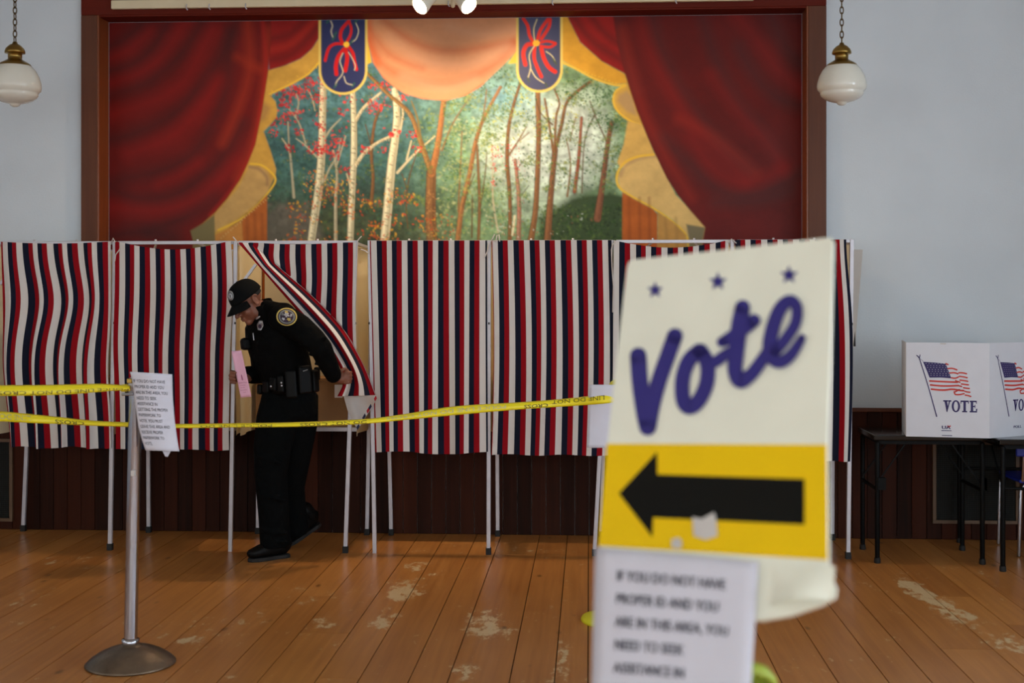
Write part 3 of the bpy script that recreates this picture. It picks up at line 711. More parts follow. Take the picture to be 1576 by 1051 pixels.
# the peach centre drape
CD = [(560, 0), (566, 62), (574, 96), (590, 120), (604, 132), (622, 144), (650, 152), (686, 155), (716, 147), (740, 133), (760, 114), (780, 95), (797, 76), (800, 0)]
def ptex(sl, col): return col*(.82+.3*N4[sl][..., None]+.08*N3[sl][..., None])
poly(CD, C(206, 142, 100), 1.3, 1, ptex); MC = pmask(CD, 1.3)
for pts, w in (([(568, 60), (590, 100), (640, 125), (700, 128), (760, 100), (795, 62)], 8), ([(590, 30), (640, 66), (700, 78), (790, 64)], 7), ([(566, 40), (600, 84), (650, 104)], 6)):
    brush(pts, w, C(190, 88, 48), 7, .62, MC)
for pts, w in (([(600, 60), (650, 92), (720, 98), (780, 74)], 12), ([(620, 118), (680, 136), (730, 124)], 10), ([(690, 40), (740, 52), (790, 46)], 10)):
    brush(pts, w, C(216, 160, 124), 9, .6, MC)
brush([(568, 90), (590, 121), (622, 146), (650, 153), (686, 156), (716, 148), (744, 130)], 3.5, C(206, 84, 44), 2, .8, MC)
brush([(566, 30), (568, 64), (580, 98)], 9, C(214, 92, 40), 6, .7, MC)
# hanging banners
def banner(x0, x1, yb, col):
    r = (x1-x0)/2; c = (x0+x1)/2; y0 = yb-r*.98
    pts = [(x0, 0), (x1, 0), (x1, y0)]+[(c+r*math.cos(a), y0+(yb-y0)*math.sin(a)) for a in np.linspace(.15, math.pi-.15, 14)]+[(x0, y0)]
    poly(pts, C(222, 196, 100), 1)
    p2 = [(x0+3.5, 0), (x1-3.5, 0), (x1-3.5, y0)]+[(c+(r-3.5)*math.cos(a), y0+(yb-3.5-y0)*math.sin(a)) for a in np.linspace(.15, math.pi-.15, 14)]+[(x0+3.5, y0)]
    poly(p2, col, 1)
banner(490.5, 565.5, 146, C(42, 48, 92)); banner(794.5, 866, 142.5, C(66, 70, 100))
B = lambda l, sx: [(sx+a/8.08, 20+b/8.08) for a, b in l]
rr = C(196, 26, 26); st = C(190, 184, 160); gn = C(44, 92, 78)
for l, w in (([(380, 370), (355, 300), (375, 200), (460, 100)], 5), ([(460, 100), (490, 190), (480, 270), (440, 350)], 4), ([(390, 385), (290, 385), (210, 440), (165, 590)], 4.5), ([(400, 450), (330, 540), (300, 650), (305, 760)], 6),
             ([(420, 450), (440, 560), (415, 715)], 6), ([(460, 425), (510, 500), (530, 600), (555, 700)], 5)): brush(B(l, 480), w, rr, .8)
for l in ([(385, 500), (350, 600), (385, 740), (310, 850), (295, 900)], [(400, 790), (430, 870), (510, 895)], [(545, 120), (580, 220), (550, 320), (500, 360)], [(235, 100), (255, 160), (240, 230), (260, 300)], [(455, 490), (500, 560), (540, 650), (530, 710)]): brush(B(l, 480), 1.6, st, .7)
for x_, y_ in ((270, 310), (290, 260), (490, 360), (200, 100), (550, 100), (292, 905), (515, 893)): brush(B([(x_-12, y_+20), (x_+14, y_-18)], 480), 3, gn, 1, .8, smooth=False)
brush(B([(428, 392), (432, 390)], 480), 8.5, C(236, 190, 60), .8, smooth=False)
for l, w in (([(205, 70), (260, 160), (280, 270), (320, 350)], 5), ([(385, 320), (420, 210), (510, 80)], 5), ([(540, 80), (520, 180), (430, 320)], 5), ([(410, 370), (500, 350), (605, 375)], 4), ([(605, 385), (530, 425), (420, 410)], 4),
             ([(330, 385), (250, 400), (205, 500), (230, 640)], 6.5), ([(345, 430), (340, 560), (380, 680), (430, 790)], 5.5), ([(430, 440), (460, 560), (520, 670), (600, 730)], 6.5)): brush(B(l, 780), w, C(206, 44, 32), .8)
for l in ([(375, 80), (335, 200), (345, 340)], [(350, 400), (280, 520), (295, 680), (265, 800)], [(300, 700), (360, 800), (460, 870)], [(490, 480), (560, 530), (600, 600)]): brush(B(l, 780), 1.6, C(202, 192, 150), .7)
for x_, y_ in ((268, 830), (490, 895), (585, 590), (608, 620)): brush(B([(x_-8, y_-18), (x_+8, y_+18)], 780), 3, C(72, 84, 60), 1, .8, smooth=False)
brush(B([(362, 376), (370, 374)], 780), 9.5, C(236, 176, 48), .8, smooth=False)
IMG = np.clip(IMG, 0, 1)

# the board itself
XA, XB = OL+.013, OR-.013; ZA, ZB = OB+.001, OT-.013
nx, nz = 860, 480
# photo coordinates at which each point of the board was painted
def samp(px, py):
    i = np.clip((px-U0)/(U1-U0)*(NU-1), 0, NU-1.001); j = np.clip((py-V0)/(V1-V0)*(NV-1), 0, NV-1.001)
    i0 = i.astype(int); j0 = j.astype(int); fi = (i-i0)[..., None]; fj = (j-j0)[..., None]
    return (IMG[j0, i0]*(1-fi)+IMG[j0, i0+1]*fi)*(1-fj)+(IMG[j0+1, i0]*(1-fi)+IMG[j0+1, i0+1]*fi)*fj
gx, gz = np.meshgrid(np.linspace(XA, XB, nx), np.linspace(ZB, ZA, nz))
dep = -math.sin(PSI)*gx+math.cos(PSI)*YM; rx_ = math.cos(PSI)*gx+math.sin(PSI)*YM
col = samp(CX+FPX*rx_/dep, HY-FPX*(gz-EYE)/dep)
verts = np.stack([gx, np.full_like(gx, YM), gz], -1).reshape(-1, 3)
idx = np.arange(nx*nz).reshape(nz, nx)
faces = np.stack([idx[:-1, :-1], idx[1:, :-1], idx[1:, 1:], idx[:-1, 1:]], -1).reshape(-1, 4)
me = bpy.data.meshes.new('painted_mural'); me.vertices.add(len(verts)); me.vertices.foreach_set('co', verts.ravel())
me.loops.add(faces.size); me.loops.foreach_set('vertex_index', faces.ravel().astype(np.int32))
me.polygons.add(len(faces)); me.polygons.foreach_set('loop_start', np.arange(0, faces.size, 4, dtype=np.int32)); me.update(calc_edges=True)
ca = me.color_attributes.new('paint', 'FLOAT_COLOR', 'POINT')
ca.data.foreach_set('color', np.concatenate([col.reshape(-1, 3), np.ones((nx*nz, 1))], 1).ravel().astype(np.float32))
m, N, L, b = newmat('mural_paint'); b.inputs['Roughness'].default_value = .5; b.inputs['Specular IOR Level'].default_value = .2
at = N.new('ShaderNodeAttribute'); at.attribute_name = 'paint'
tc = N.new('ShaderNodeTexCoord'); n2 = N.new('ShaderNodeTexNoise'); n2.inputs['Scale'].default_value = 40; n2.inputs['Detail'].default_value = 5; L.new(tc.outputs['Object'], n2.inputs['Vector'])
bp = N.new('ShaderNodeBump'); bp.inputs['Strength'].default_value = .1; bp.inputs['Distance'].default_value = .004; L.new(n2.outputs['Fac'], bp.inputs['Height']); L.new(bp.outputs['Normal'], b.inputs['Normal'])
L.new(at.outputs['Color'], b.inputs['Base Color'])
me.materials.append(m)
# thickness behind the painted face
mur = link_mesh('painted_mural', me)
tag(mur, 'painted mural of autumn birch forest framed by red theatre curtains, on the back wall', 'mural')
mb = MB(); mb.box((XA, YM+.001, ZA), (XB, YM+.03, ZB)); mb.build('backing_board', M['jamb'], mur)
# light track / pale rail along the top beam
t = thing('curtain_track', 'long pale rail with small hooks along the beam above the mural', 'rail', (0, YW-.1, OT+.06))
a = onY(172, 1, YW-.06).x; b_ = onY(1160, 1, YW-.06).x; zt = onY(645, 8, YW-.06).z
mb = MB(); mb.box((a, YW-.075, zt), (b_, YW-.045, zt+.055)); mb.build('rail', M['track'], t, bevel=.004)
for px in (287, 322, 378, 690, 850, 1040):
    x = onY(px, 5, YW-.08).x; mb = MB(); mb.capsule([(x, YW-.078, zt+.02), (x, YW-.085, zt-.005), (x+.006, YW-.08, zt-.014)], .004, n=8); mb.build('hook', M['alu'], t, smooth=True)
for px in (180, 700, 1150):
    x = onY(px, 5, YW-.08).x; mb = MB(); mb.box((x-.012, YW-.05, zt+.01), (x+.012, YW-.029, zt+.04)); mb.build('bracket', M['track'], t)

# ------------------------------------------------------------------ voting booths
def XF(px): return onY(px, 455, YF).x
def XB_(px): return onY(px, 455, YB).x
ZR = 1.848
PERIOD = .0925
def curtain_grid(xa, xb, phase, ztop, zbot, amp, freq, seed, lat=None, Y=YF-.03, n=(110, 44), edge=0):
    r = random.Random(seed); p1, p2, p3 = r.random()*6, r.random()*6, r.random()*6
    def fn(u, v):
        w = (u-.5)*freq*2*math.pi
        a = amp*(.25+.75*v)
        y = Y-a*(math.sin(w+p1+v*.8)+.5*math.sin(w*1.9+p2-v*1.1))*.5
        x = xa+(xb-xa)*u+a*.35*math.cos(w+p1+v*.8)+(lat(u, v) if lat else 0)
        x += edge*math.sin(v*9+p3)*(u**6)
        zt = ztop(u) if callable(ztop) else ztop
        zb = zbot(u) if callable(zbot) else zbot
        return (x, y, zt+(zb-zt)*v)
    return MB().grid(fn, n[0], n[1], lambda u, v: (phase+u*(xb-xa)/PERIOD, 1-v))
def tie(root, pts, w=.006, dY=-.045):
    mb = MB(); mb.capsule([onY(x, y, YF+dY) for x, y in pts], w*.55, n=8); mb.build('tie_string', M['whitecloth'], root, smooth=True)
BANKG = 'striped voting booths standing in a row'
def booth(label, ft, fb, bb, left_leg, cur, feet=(1, 1), closed=True, bkt=None):
    """ft front top px of left/right leg, fb front foot px, bb rear foot px"""
    xa, xb = XF(ft[0]), XF(ft[1])
    root = thing('voting_booth', label, 'voting booth', ((xa+xb)/2, YF+.25, 0), BANKG)
    w = .023
    legs = [(1, xb-.0, XF(fb[1]), XB_(bb[1]), feet[1])]
    if left_leg: legs.insert(0, (0, xa, XF(fb[0]), XB_(bb[0]), feet[0]))
    for side, xt, xf, xk, ft_ in legs:
        l = MB().beam((xt, YF, ZR+.01), (xf, YF-.005, .028 if ft_ else 0), w).build('front_leg', M['alu'], root, bevel=.002)
        if ft_: MB().beam((xf, YF-.005, .04), (xf, YF-.005, 0), w+.008).build('rubber_foot', M['rubber'], l)
        MB().beam((xt-.001, YF-.014, 1.36), (xt-.001, YF-.0115, 1.372), .008).build('leg_screw', M['rubber'], l)
        xm = xt
        l = MB().beam((xm, YB, ZR-.02), (xk, YB, .028), w).build('rear_leg', M['alu'], root, bevel=.002)
        MB().beam((xk, YB, .04), (xk, YB, 0), w+.008).build('rubber_foot', M['rubber'], l)
        MB().beam((xt, YF+.012, ZR-.008), (xt, YB-.012, ZR-.02), .018).build('side_rail', M['alu'], root, bevel=.002)
    MB().beam((xa+.013, YF, ZR), (xb-.013, YF, ZR), .02).build('front_rail', M['alu'], root, bevel=.002)
    MB().beam((xa+.013, YB, ZR-.03), (xb-.013, YB, ZR-.03), .018).build('rear_rail', M['alu'], root, bevel=.002)
    for q in (.33, .68):                                        # folding struts behind the front rail
        x = xa+(xb-xa)*q; s = -1 if q < .5 else 1
        MB().beam((x, YF+.012, ZR-.004), (x+s*.045, YF+.11, ZR-.035), .01).build('strut', M['alu'], root)
        MB().lathe([(0, .012), (.006, .012), (.007, 0)], (x, YF, ZR+.008), 12).build('bolt', M['alu'], root, smooth=True)
    MB().beam((xa+.02, YF+.03, ZR-.25), (xa+.11, YF+.03, ZR-.13), .016).build('corner_brace', M['alu'], root)
    # writing shelf with its front board
    s = MB(); s.box((xa+.03, 7.98, 1.0), (xb-.03, YB-.03, 1.018)); s.build('writing_shelf', M['tan'], root, bevel=.003)
    s = MB(); s.box((xa+.035, 7.982, .715), (xb-.035, 7.992, .999)); s.build('shelf_board', M['tan'], root)
    s = MB(); s.box((xa+.035, 7.972, .69), (xb-.035, 7.998, .714)); s.build('shelf_trim', M['alu'], root)
    # unprinted side and back cloths
    rr_ = random.Random(int(ft[0]))
    def side(x, s, zb):
        p = rr_.random()*6
        def fn(u, v): return (x+s*(.012+.01*math.sin(u*9+p)*(.3+v)), YF+.015+u*(YB-YF-.04), ZR-.02+(zb-ZR+.02)*v)
        return MB().grid(fn, 24, 16)
    side(xb, -1, .69).build('side_cloth', M['cream'], root, smooth=True)
    side(xa, 1, .69).build('side_cloth', M['cream'], root, smooth=True)
    p = rr_.random()*6
    def fb_(u, v): return (xa+.03+u*(xb-xa-.06), YB-.016+.008*math.sin(u*14+p)*(.4+v), ZR-.03+(.97-ZR)*v)
    MB().grid(fb_, 40, 16).build('rear_cloth', M['cream'], root, smooth=True)
    if closed:
        c = curtain_grid(**cur); c.build('striped_curtain', M['stripe'], root, smooth=True)
    return root
def sagf(depth, p=.8, edge0=0.0):
    return lambda u: ZR+.008-depth*max(0, math.sin(math.pi*min(1, max(0, u))))**p
def zb_(px_y, wav=.006, f=3, ph=0): return lambda u: onY(788, px_y, YF).z+wav*math.sin(u*f*6.28+ph)
lat1 = lambda u, v: (.045*math.exp(-((v-.28)/.16)**2)*math.sin(math.pi*min(1, u*1.05))**.6-.02*math.exp(-((v-.62)/.2)**2)+.05*v**1.5*(1-u)*.8)
b1 = booth('voting booth with wavy striped curtain at left frame edge, left of the stanchion paper', (-8, 177), (-18, 170), (36, 229), True,
           dict(xa=XF(4), xb=XF(172), phase=.9, ztop=sagf(.012), zbot=zb_(693, .006, 2), amp=.045, freq=4.2, seed=2, lat=lat1), feet=(1, 1))
b1['label'] = 'leftmost closed booth of the row, its curtain stripes wavy, cut by the photo edge'
lat2 = lambda u, v: -.012*math.exp(-((v-.5)/.2)**2)+.014*math.sin(v*5)*u
b2 = booth('closed striped booth behind the chrome stanchion, its curtain top sagging below the rail', (179, 363), (170, 355), (229, 397), False,
           dict(xa=XF(180), xb=XF(358), phase=.72, ztop=sagf(.05, 1.1), zbot=zb_(695, .004, 2), amp=.022, freq=4.0, seed=5, lat=lat2), feet=(1, 0))
b3 = booth('open booth the officer is leaving, its striped curtain pulled to the right', (364, 548), (355, 532), (397, 565), False, None, closed=False)
b4 = booth('closed striped booth just right of the officer, first of the right-hand bank', (569, 753), (577, 752), (602, 766), True,
           dict(xa=XF(570.5), xb=XF(750), phase=.93, ztop=sagf(.0), zbot=zb_(697, .008, 1.2), amp=.02, freq=3.1, seed=8, lat=lambda u, v: .03*(1-u)**3*v), feet=(0, 1))
b5 = booth('closed striped booth with a paper and tape end showing before its right edge', (757, 941), (752, 915), (766, 925), False,
           dict(xa=XF(757), xb=XF(941), phase=.95, ztop=sagf(.0), zbot=zb_(699, .003, 2), amp=.018, freq=2.6, seed=12, lat=lambda u, v: .012*math.sin(3*v)))
b6 = booth('booth almost hidden behind the large blurred sign, only the sagging curtain top showing', (945, 1127), (915, 1120), (925, 1106), False,
           dict(xa=XF(945), xb=XF(1121), phase=.0, ztop=sagf(.045, .9), zbot=zb_(702), amp=.03, freq=3, seed=15))
b7 = booth('rightmost booth of the row, a strip of its curtain showing right of the large sign', (1131, 1311), (1120, 1305), (1106, 1281), False,
           dict(xa=XF(1130), xb=XF(1309), phase=.35, ztop=sagf(.0), zbot=lambda u: onY(1290, 709, YF).z, amp=.03, freq=3.3, seed=19, lat=lambda u, v: .012*math.sin(3*v)-.03*math.exp(-((v-.02)/.25)**2)*u**8))
for r, pts in ((b1, [(186, 377), (184, 384), (178, 392), (176.5, 402)]), (b2, [(359, 365), (364, 371), (367, 374)]), (b1, [(172, 372), (174, 366.5), (177, 372)]),
               (b3, [(550, 371), (553, 367), (556, 364)]), (b4, [(753, 374), (750, 387), (746, 396)]), (b4, [(756, 371), (759, 365), (761, 361)]), (b4, [(763, 372), (765, 362), (768, 361), (769, 371)]),
               (b5, [(948, 372), (943, 376), (941, 384), (942, 410), (944, 440), (943, 480)]), (b6, [(1120, 373), (1126, 368), (1133, 374)]), (b3, [(556, 384), (562, 386), (568, 390)])):
    tie(r, pts)
# loose end cloth of the last booth
def endc(u, v):
    a = onY(1312+u*16*(1-.75*v), 384+v*(150 if u > .5 else 150), YF+.06+.1*u); return a
MB().grid(endc, 10, 20).build('end_cloth', M['whitecloth'], b7, smooth=True)
MB().prism([onY(1316, 510, YF+.05), onY(1317, 533, YF+.05), onY(1313.5, 533, YF+.05)], (0, .004, 0)).build('end_tape', M['rubber'], b7)
# the curtain pulled open
EP = spline([(384, 374), (410, 394), (440, 420), (475, 450), (506, 480), (530, 508), (548, 538), (562, 566), (571, 588), (579, 608)], 6)
AP = spline([(366, 373), (388, 398), (412, 426), (438, 456), (466, 488), (492, 518), (512, 546), (525, 570), (528, 590), (519, 610)], 6)
EP = np.array(EP); AP = np.array(AP); TT = np.linspace(0, 1, len(EP))
sL = np.clip((EP[:, 0]-366)/182, 0, 1)
def opened(s, v):
    if s <= sL[0]: tl = 0.0
    else: tl = float(np.interp(s, sL, TT)) if s < 1 else float(TT[np.argmax(sL >= .999)])
    if v < tl:
        e = (np.interp(tl, TT, EP[:, 0]), np.interp(tl, TT, EP[:, 1])); q = v/tl
        xt = 366+182*s; x = xt+(e[0]-xt)*q*q+1.6*math.sin(q*4+s*9)*q; y = (373+3*math.sin(math.pi*s)**2)*(1-q)+e[1]*q
        return onY(x, y, YF-.03-.012*math.sin(s*24)*(.3+q)-.0*tl)
    SB = .31; a = np.array((np.interp(v, TT, AP[:, 0]), np.interp(v, TT, AP[:, 1]))); e = np.array((np.interp(v, TT, EP[:, 0]), np.interp(v, TT, EP[:, 1])))
    sl_ = max(1e-6, float(np.interp(v, TT, sL)))
    # the rest of the cloth is gathered in tight folds behind the outer edge
    gath = 0
    if sl_ <= SB: fr = s/sl_
    elif s < SB: fr = .985*s/SB
    else: gath = (s-SB)/(sl_-SB+1e-6); fr = .985+.015*gath
    fr = min(1, fr)
    p = a+(e-a)*fr; k = (v-tl)/(1-tl+1e-6)
    bulge = .15*min(1, k*1.5)*math.sin(math.pi*min(1, fr*.8+.2))**.6*min(1, (1-fr)*3+.15)+.0
    return onY(p[0], p[1], YF-.035-bulge*.9-.016*math.sin(fr*11+v*2)*v-.006*math.sin(fr*26)*v+.03*gath*(1-abs(2*v-1))*(1 if v < 1 else 0))
mb = MB().grid(opened, 120, 90, lambda u, v: (.70+u*182/24.3, 1-v))
pc = mb.build('striped_curtain', M['stripe'], b3, smooth=True)
def under(u, v):
    l = np.array((np.interp(v, [0, .45, 1], [529, 535, 550]), np.interp(v, [0, .45, 1], [610, 632, 662]))); r = np.array((579-0*v, 608+8*v))
    p = l+(r-l)*u; return onY(p[0], p[1], YF-.10-.03*math.sin(u*6+1)*(.3+v))
o = MB().grid(under, 20, 14).build('curtain_underside', M['whitecloth'], b3, smooth=True)
hm = MB()
for i, m in enumerate((2, 1, 0, 2, 1, 0, 1, 0)): pass
def hem(k0, k1, mt):
    g = MB().grid(lambda u, v: onY(*((lambda q: (q[0]+(1-v)*-1.5, q[1]+(1-v)*-4.5))(np.array((550, 662))*(1-(k0+(k1-k0)*u))+np.array((580, 613))*(k0+(k1-k0)*u))), YF-.14), 3, 2)
    g.build('hem_stripe', mt, o, solid=.002)
NV_ = mat('navy_cloth', (34, 38, 68), .9); RDM = mat('red_cloth', (176, 22, 34), .9)
for k0, k1, mt in ((.0, .12, NV_), (.3, .40, NV_), (.38, .44, NV_), (.52, .62, RDM), (.62, .74, NV_), (.9, 1, RDM)): hem(k0, k1, mt)
MB().grid(lambda u, v: onY(515+u*12, 592+v*20, YF-.06), 3, 3).build('curtain_underside', M['whitecloth'], b3)
# ------------------------------------------------------------------ pendant lamps
def lamp(px, cy, label, Y=7.15, wd=75):
    c = onY(px, cy, Y); d = (c-EYEV).dot(FV); u = d/FPX                     # metres per photo pixel at that distance
    t = thing('pendant_lamp', label, 'lamp', (c.x, c.y, c.z), 'schoolhouse pendant lamps')
    g = [(r*u, -z*u) for r, z in ((22, 100), (25, 103), (30, 109), (34.5, 118), (37, 127), (37.6, 133), (36.6, 138), (33.6, 141), (32.6, 142.6), (33, 144.5), (31, 148), (26, 152), (20, 155), (13, 157), (8, 158), (7, 160), (4, 162), (0, 162.6))]
    z0 = 130*u
    s = wd/75
    MB().lathe([(r*s, (z+z0)*s) for r, z in g], c).build('glass_globe', M['opal'], t, smooth=True)
    br_ = [(0, 66), (3, 66), (4, 69), (8, 71), (13, 76), (14.5, 80), (14.5, 83), (12, 83.5), (10, 84), (10, 92), (12, 93), (17, 96), (22, 99), (24, 102), (24, 105), (22, 105)]
    MB().lathe([(r*u*s, (z0-z*u)*s) for r, z in br_], c).build('brass_cap', M['brass'], t, smooth=True)
    ztop = c.z+(z0-66*u)*s; ch = MB(); z = ztop+.012; k = 0
    while z < ZC-.04:
        L_ = .021; w_ = .0095
        pts = []
        for q in range(13):
            a = 2*math.pi*q/12; xx = w_*math.cos(a); zz = L_*math.sin(a)+ (0)
            pts.append((c.x+(xx if k % 2 else xx*.15), c.y+(xx*.15 if k % 2 else xx), z+zz))
        ch.loft(pts, .0032, n=6, caps=False); z += .033; k += 1
    ch.build('chain', M['chain'], t, smooth=True)
    MB().lathe([(.05, ZC-c.z-.03), (.055, ZC-c.z-.012), (.055, ZC-c.z)], c).build('ceiling_rose', M['brass'], t, smooth=True)
lamp(1295.5, 130, 'opal glass pendant lamp on a brass chain, overlapping the right casing post')
lamp(23, 131, 'opal glass pendant lamp on a brass chain, at the left edge before bare wall', wd=78)
# ------------------------------------------------------------------ track spotlights
def spot(px, py, tilt, label):
    c = onY(px, py, 7.72)
    t = thing('spotlight', label, 'spotlight', tuple(c), 'lit ceiling spotlights')
    d = (RV*tilt[0]+FV*tilt[1]+ZV*tilt[2]).normalized()
    MB().lathe([(0, -.17), (.03, -.17), (.038, -.155), (.042, -.08), (.056, -.02), (.058, .0), (.054, .0), (.05, -.012)], c, 32, d).build('lamp_housing', M['lamp'], t, smooth=True)
    MB().lathe([(0, .004), (.03, .001), (.052, -.006)], c, 32, d).build('lamp_lens', M['lens'], t, smooth=True)
    top = c-d*.15
    MB().capsule([top, top+ZV*.08, Vector((top.x, top.y, ZC))], .008, n=8).build('stem', M['lamp'], t, smooth=True)
    l = bpy.data.lights.new('spot_beam', 'SPOT'); l.energy = SPOTW; l.color = (1, .74, .48); l.spot_size = math.radians(140); l.spot_blend = .9; l.shadow_soft_size = .05
    lo = bpy.data.objects.new('spot_beam', l); link(lo); lo.parent = t; lo.location = d*.03
    aim = (RV*tilt[0]*.6+FV*.34+ZV*(-.70)).normalized()
    lo.rotation_euler = aim.to_track_quat('-Z', 'Y').to_euler()
    return t
spot(645.5, 9.5, (-.50, -.42, -.55), 'left one of two glowing white spotlights above the mural')
spot(722, 8.5, (.50, -.42, -.55), 'right one of two glowing white spotlights above the mural')
c = onY(697, 0, 7.95); t = thing('light_mount', 'pale mounting stub between the two glowing spotlights', 'mount', tuple(c))
MB().capsule([c-ZV*.035, c+ZV*.1, Vector((c.x, c.y, ZC))], .014, n=10).build('stub', M['track'], t, smooth=True)
# ------------------------------------------------------------------ vent grilles in the wainscot
def vent(pa, pb, ya, yb, label):
    x0 = onY(pa, 700, YW-.02).x; x1 = onY(pb, 700, YW-.02).x; z0 = onY(1480, yb, YW-.02).z; z1 = onY(1480, ya, YW-.02).z
    t = thing('vent_grille', label, 'vent', ((x0+x1)/2, YW-.02, z0), 'vent grilles in the dark wainscot'); y = YW-.019
    MB().box((x0, y-.004, z0), (x1, y-.001, z1)).build('dark_backing', M['void'], t)
    f = MB(); w = .022
    f.box((x0-w, y-.022, z0-w), (x1+w, y, z0)); f.box((x0-w, y-.022, z1), (x1+w, y, z1+w)); f.box((x0-w, y-.022, z0), (x0, y, z1)); f.box((x1, y-.022, z0), (x1+w, y, z1))
    f.build('frame', M['grilleframe'], t, bevel=.002)
    g = MB(); n = 38
    for i in range(1, n): z = z0+(z1-z0)*i/n; g.box((x0, y-.012, z-.0018), (x1, y-.006, z+.0018))
    n = 44
    for i in range(1, n): x = x0+(x1-x0)*i/n; g.box((x-.0012, y-.015, z0), (x+.0012, y-.012, z1))
    g.build('mesh_panel', M['grille'], t)
vent(1440, 1562, 684, 800, 'dark mesh vent grille in the wainscot behind the black table')
vent(-105, 16, 690, 812, 'dark mesh vent grille low on the wall at the left photo edge')
# ------------------------------------------------------------------ chrome stanchion
bc = onZ(201, 1022); D1 = (bc-EYEV).dot(FV)
t = thing('stanchion', 'chrome stanchion post on a domed tarnished base, holding tape and a paper', 'stanchion', (bc.x, bc.y, 0))
R_b = 68/FPX*D1
MB().lathe([(R_b-.006, 0), (R_b, .003), (R_b, .008), (R_b-.006, .013), (R_b*.9, .026), (R_b*.72, .048), (R_b*.5, .066), (R_b*.3, .077), (.036, .083), (.034, .092), (0, .092)], (bc.x, bc.y, 0), 56).build('domed_base', M['castiron'], t, smooth=True)
tp = P(209, 588, D1); 
MB().lathe([(.036, 0), (.037, .014), (.030, .018)], (bc.x, bc.y, .09), 32).build('collar', M['chrome'], t, smooth=True)
p0 = Vector((bc.x, bc.y, .09)); p1 = Vector((tp.x, tp.y, tp.z))
MB().loft([p0, p0+(p1-p0)*.97, p1-(p1-p0)*.02, p1], .0275, n=40, caps=False).build('post', M['chrome'], t, smooth=True)
MB().loft([p1-ZV*.04, p1+ZV*.012, p1+ZV*.02], [.031, .031, .02], n=28).build('post_head', M['alu'], t, smooth=True)
MB().beam(P(188, 607, D1-.01), P(206, 606, D1-.03), .012).build('tape_clip', M['chrome'], t, bevel=.003)
MB().beam(P(196, 586, D1-.035), P(204, 586, D1-.035), .02).build('tape_clip', M['brass'], t, bevel=.003)
MB().beam(P(203, 728, D1-.028), P(208, 728, D1-.03), .022).build('tape_patch', M['label'], t)
MB().beam(P(188, 597, D1-.015), P(196, 597, D1-.02), .03).build('tape_knot', M['tape'], t, bevel=.005)
# paper on the stanchion: curled sheet
DP = D1-.05
def sheet1(u, v):
    lx = np.interp(v, [0, .12, .3, .5, .7, .88, 1], [200, 204, 206.5, 209.5, 213, 219, 224]); ly = 573+120*v+(-1 if v < .05 else 0)
    rx_ = np.interp(v, [0, .3, .6, .85, 1], [265, 266, 269, 273, 276]); ry = 576+118.5*v
    x = lx+(rx_-lx)*u; y = ly+(ry-ly)*u
    return P(x, y, DP-.035*math.sin(math.pi*min(1, u*.9+.1))*(1-.3*v)-.03*(v-.5)**2+.01*u)
pp = MB().grid(sheet1, 18, 24).build('paper_notice', M['paper'], None, smooth=True, solid=.0008)
tag(pp, 'white printed notice taped to the head of the chrome stanchion', 'notice')
tx = MB(); off = -FV*.0025
LN = ['IF YOU DO NOT HAVE', 'PROPER ID AND YOU', 'ARE IN THIS AREA, YOU', 'NEED TO SEEK', 'ASSISTANCE IN', 'GETTING THE PROPER', 'PAPERWORK TO', 'VOTE. YOU MUST', 'LEAVE THIS AREA AND', 'RECEIVE PROPER', 'PAPERWORK TO', 'VOTE.']
for i, s in enumerate(LN):
    put_text(tx, s, lambda a, b: Vector(sheet1(min(max(a, 0), 1), 1-b))+off, .077, .057, .03+.01*min(i, 3), 1-(.125+i*.073))
tx.build('printed_text', M['ink'], pp)
# torn bit below the sheet
MB().prism([P(250, 694, DP+.01), P(263, 694, DP+.01), P(258, 703, DP+.01), P(254, 702, DP+.01)], FV*.001).build('torn_corner', M['paper'], pp)
# ------------------------------------------------------------------ barrier tape
def ribbon(pts, name, label, texts, mt=None):
    """pts (px, py centre, d, thickness px, lean) -> a tape hanging between the posts"""
    sp = spline([p[:4] for p in pts], 14); n = len(sp)
    arr = np.array(sp); T_ = np.linspace(0, 1, n); L3 = [0]
    C3 = [P(*a[:3]) for a in sp]
    for i in range(1, n): L3.append(L3[-1]+(C3[i]-C3[i-1]).length)
    L3 = np.array(L3); tot = L3[-1]
    def at(s, w, lift=0):                                     # s metres along, w -0.5..0.5 across
        q = [float(np.interp(s, L3, arr[:, k])) for k in range(4)]
        z = q[3]*w
        return P(q[0], q[1]-z, q[2]+.018*w+.010*math.cos(w*math.pi)*-1-lift)
    mb = MB().grid(lambda u, v: at(u*tot, .5-v), n*2, 6); o = mb.build(name, M['tape'], None, smooth=True, solid=.0006)
    tag(o, label, 'caution tape', 'yellow caution tapes')
    for s0, txt, w0, h, sx, mtl, rot in texts:
        tm = MB(); wd_ = text_width(txt)*sx
        if rot: put_text(tm, txt, lambda a, b: at(s0+wd_-(a-s0), -(b), .0025), sx, h, s0, -w0-h*.73)
        else: put_text(tm, txt, lambda a, b: at(a, b, .0025), sx, h, s0, w0)
        tm.build('printed_words', mtl, o)
    return o
PL = 'POLICE LINE DO NOT CROSS'
ribbon([(-60, 602, D1-.5, 17), (0, 601, D1-.4, 16.5), (60, 600.5, D1-.3, 16), (110, 599, D1-.2, 15), (150, 597, D1-.12, 13), (180, 596.5, D1-.05, 9), (200, 597.5, D1-.035, 9)], 'caution_tape',
       'upper yellow caution tape running from the stanchion head to the left photo edge', [(.12, PL, -.44, .5, .043, M['tapeink'], True)])
D2 = 6.05
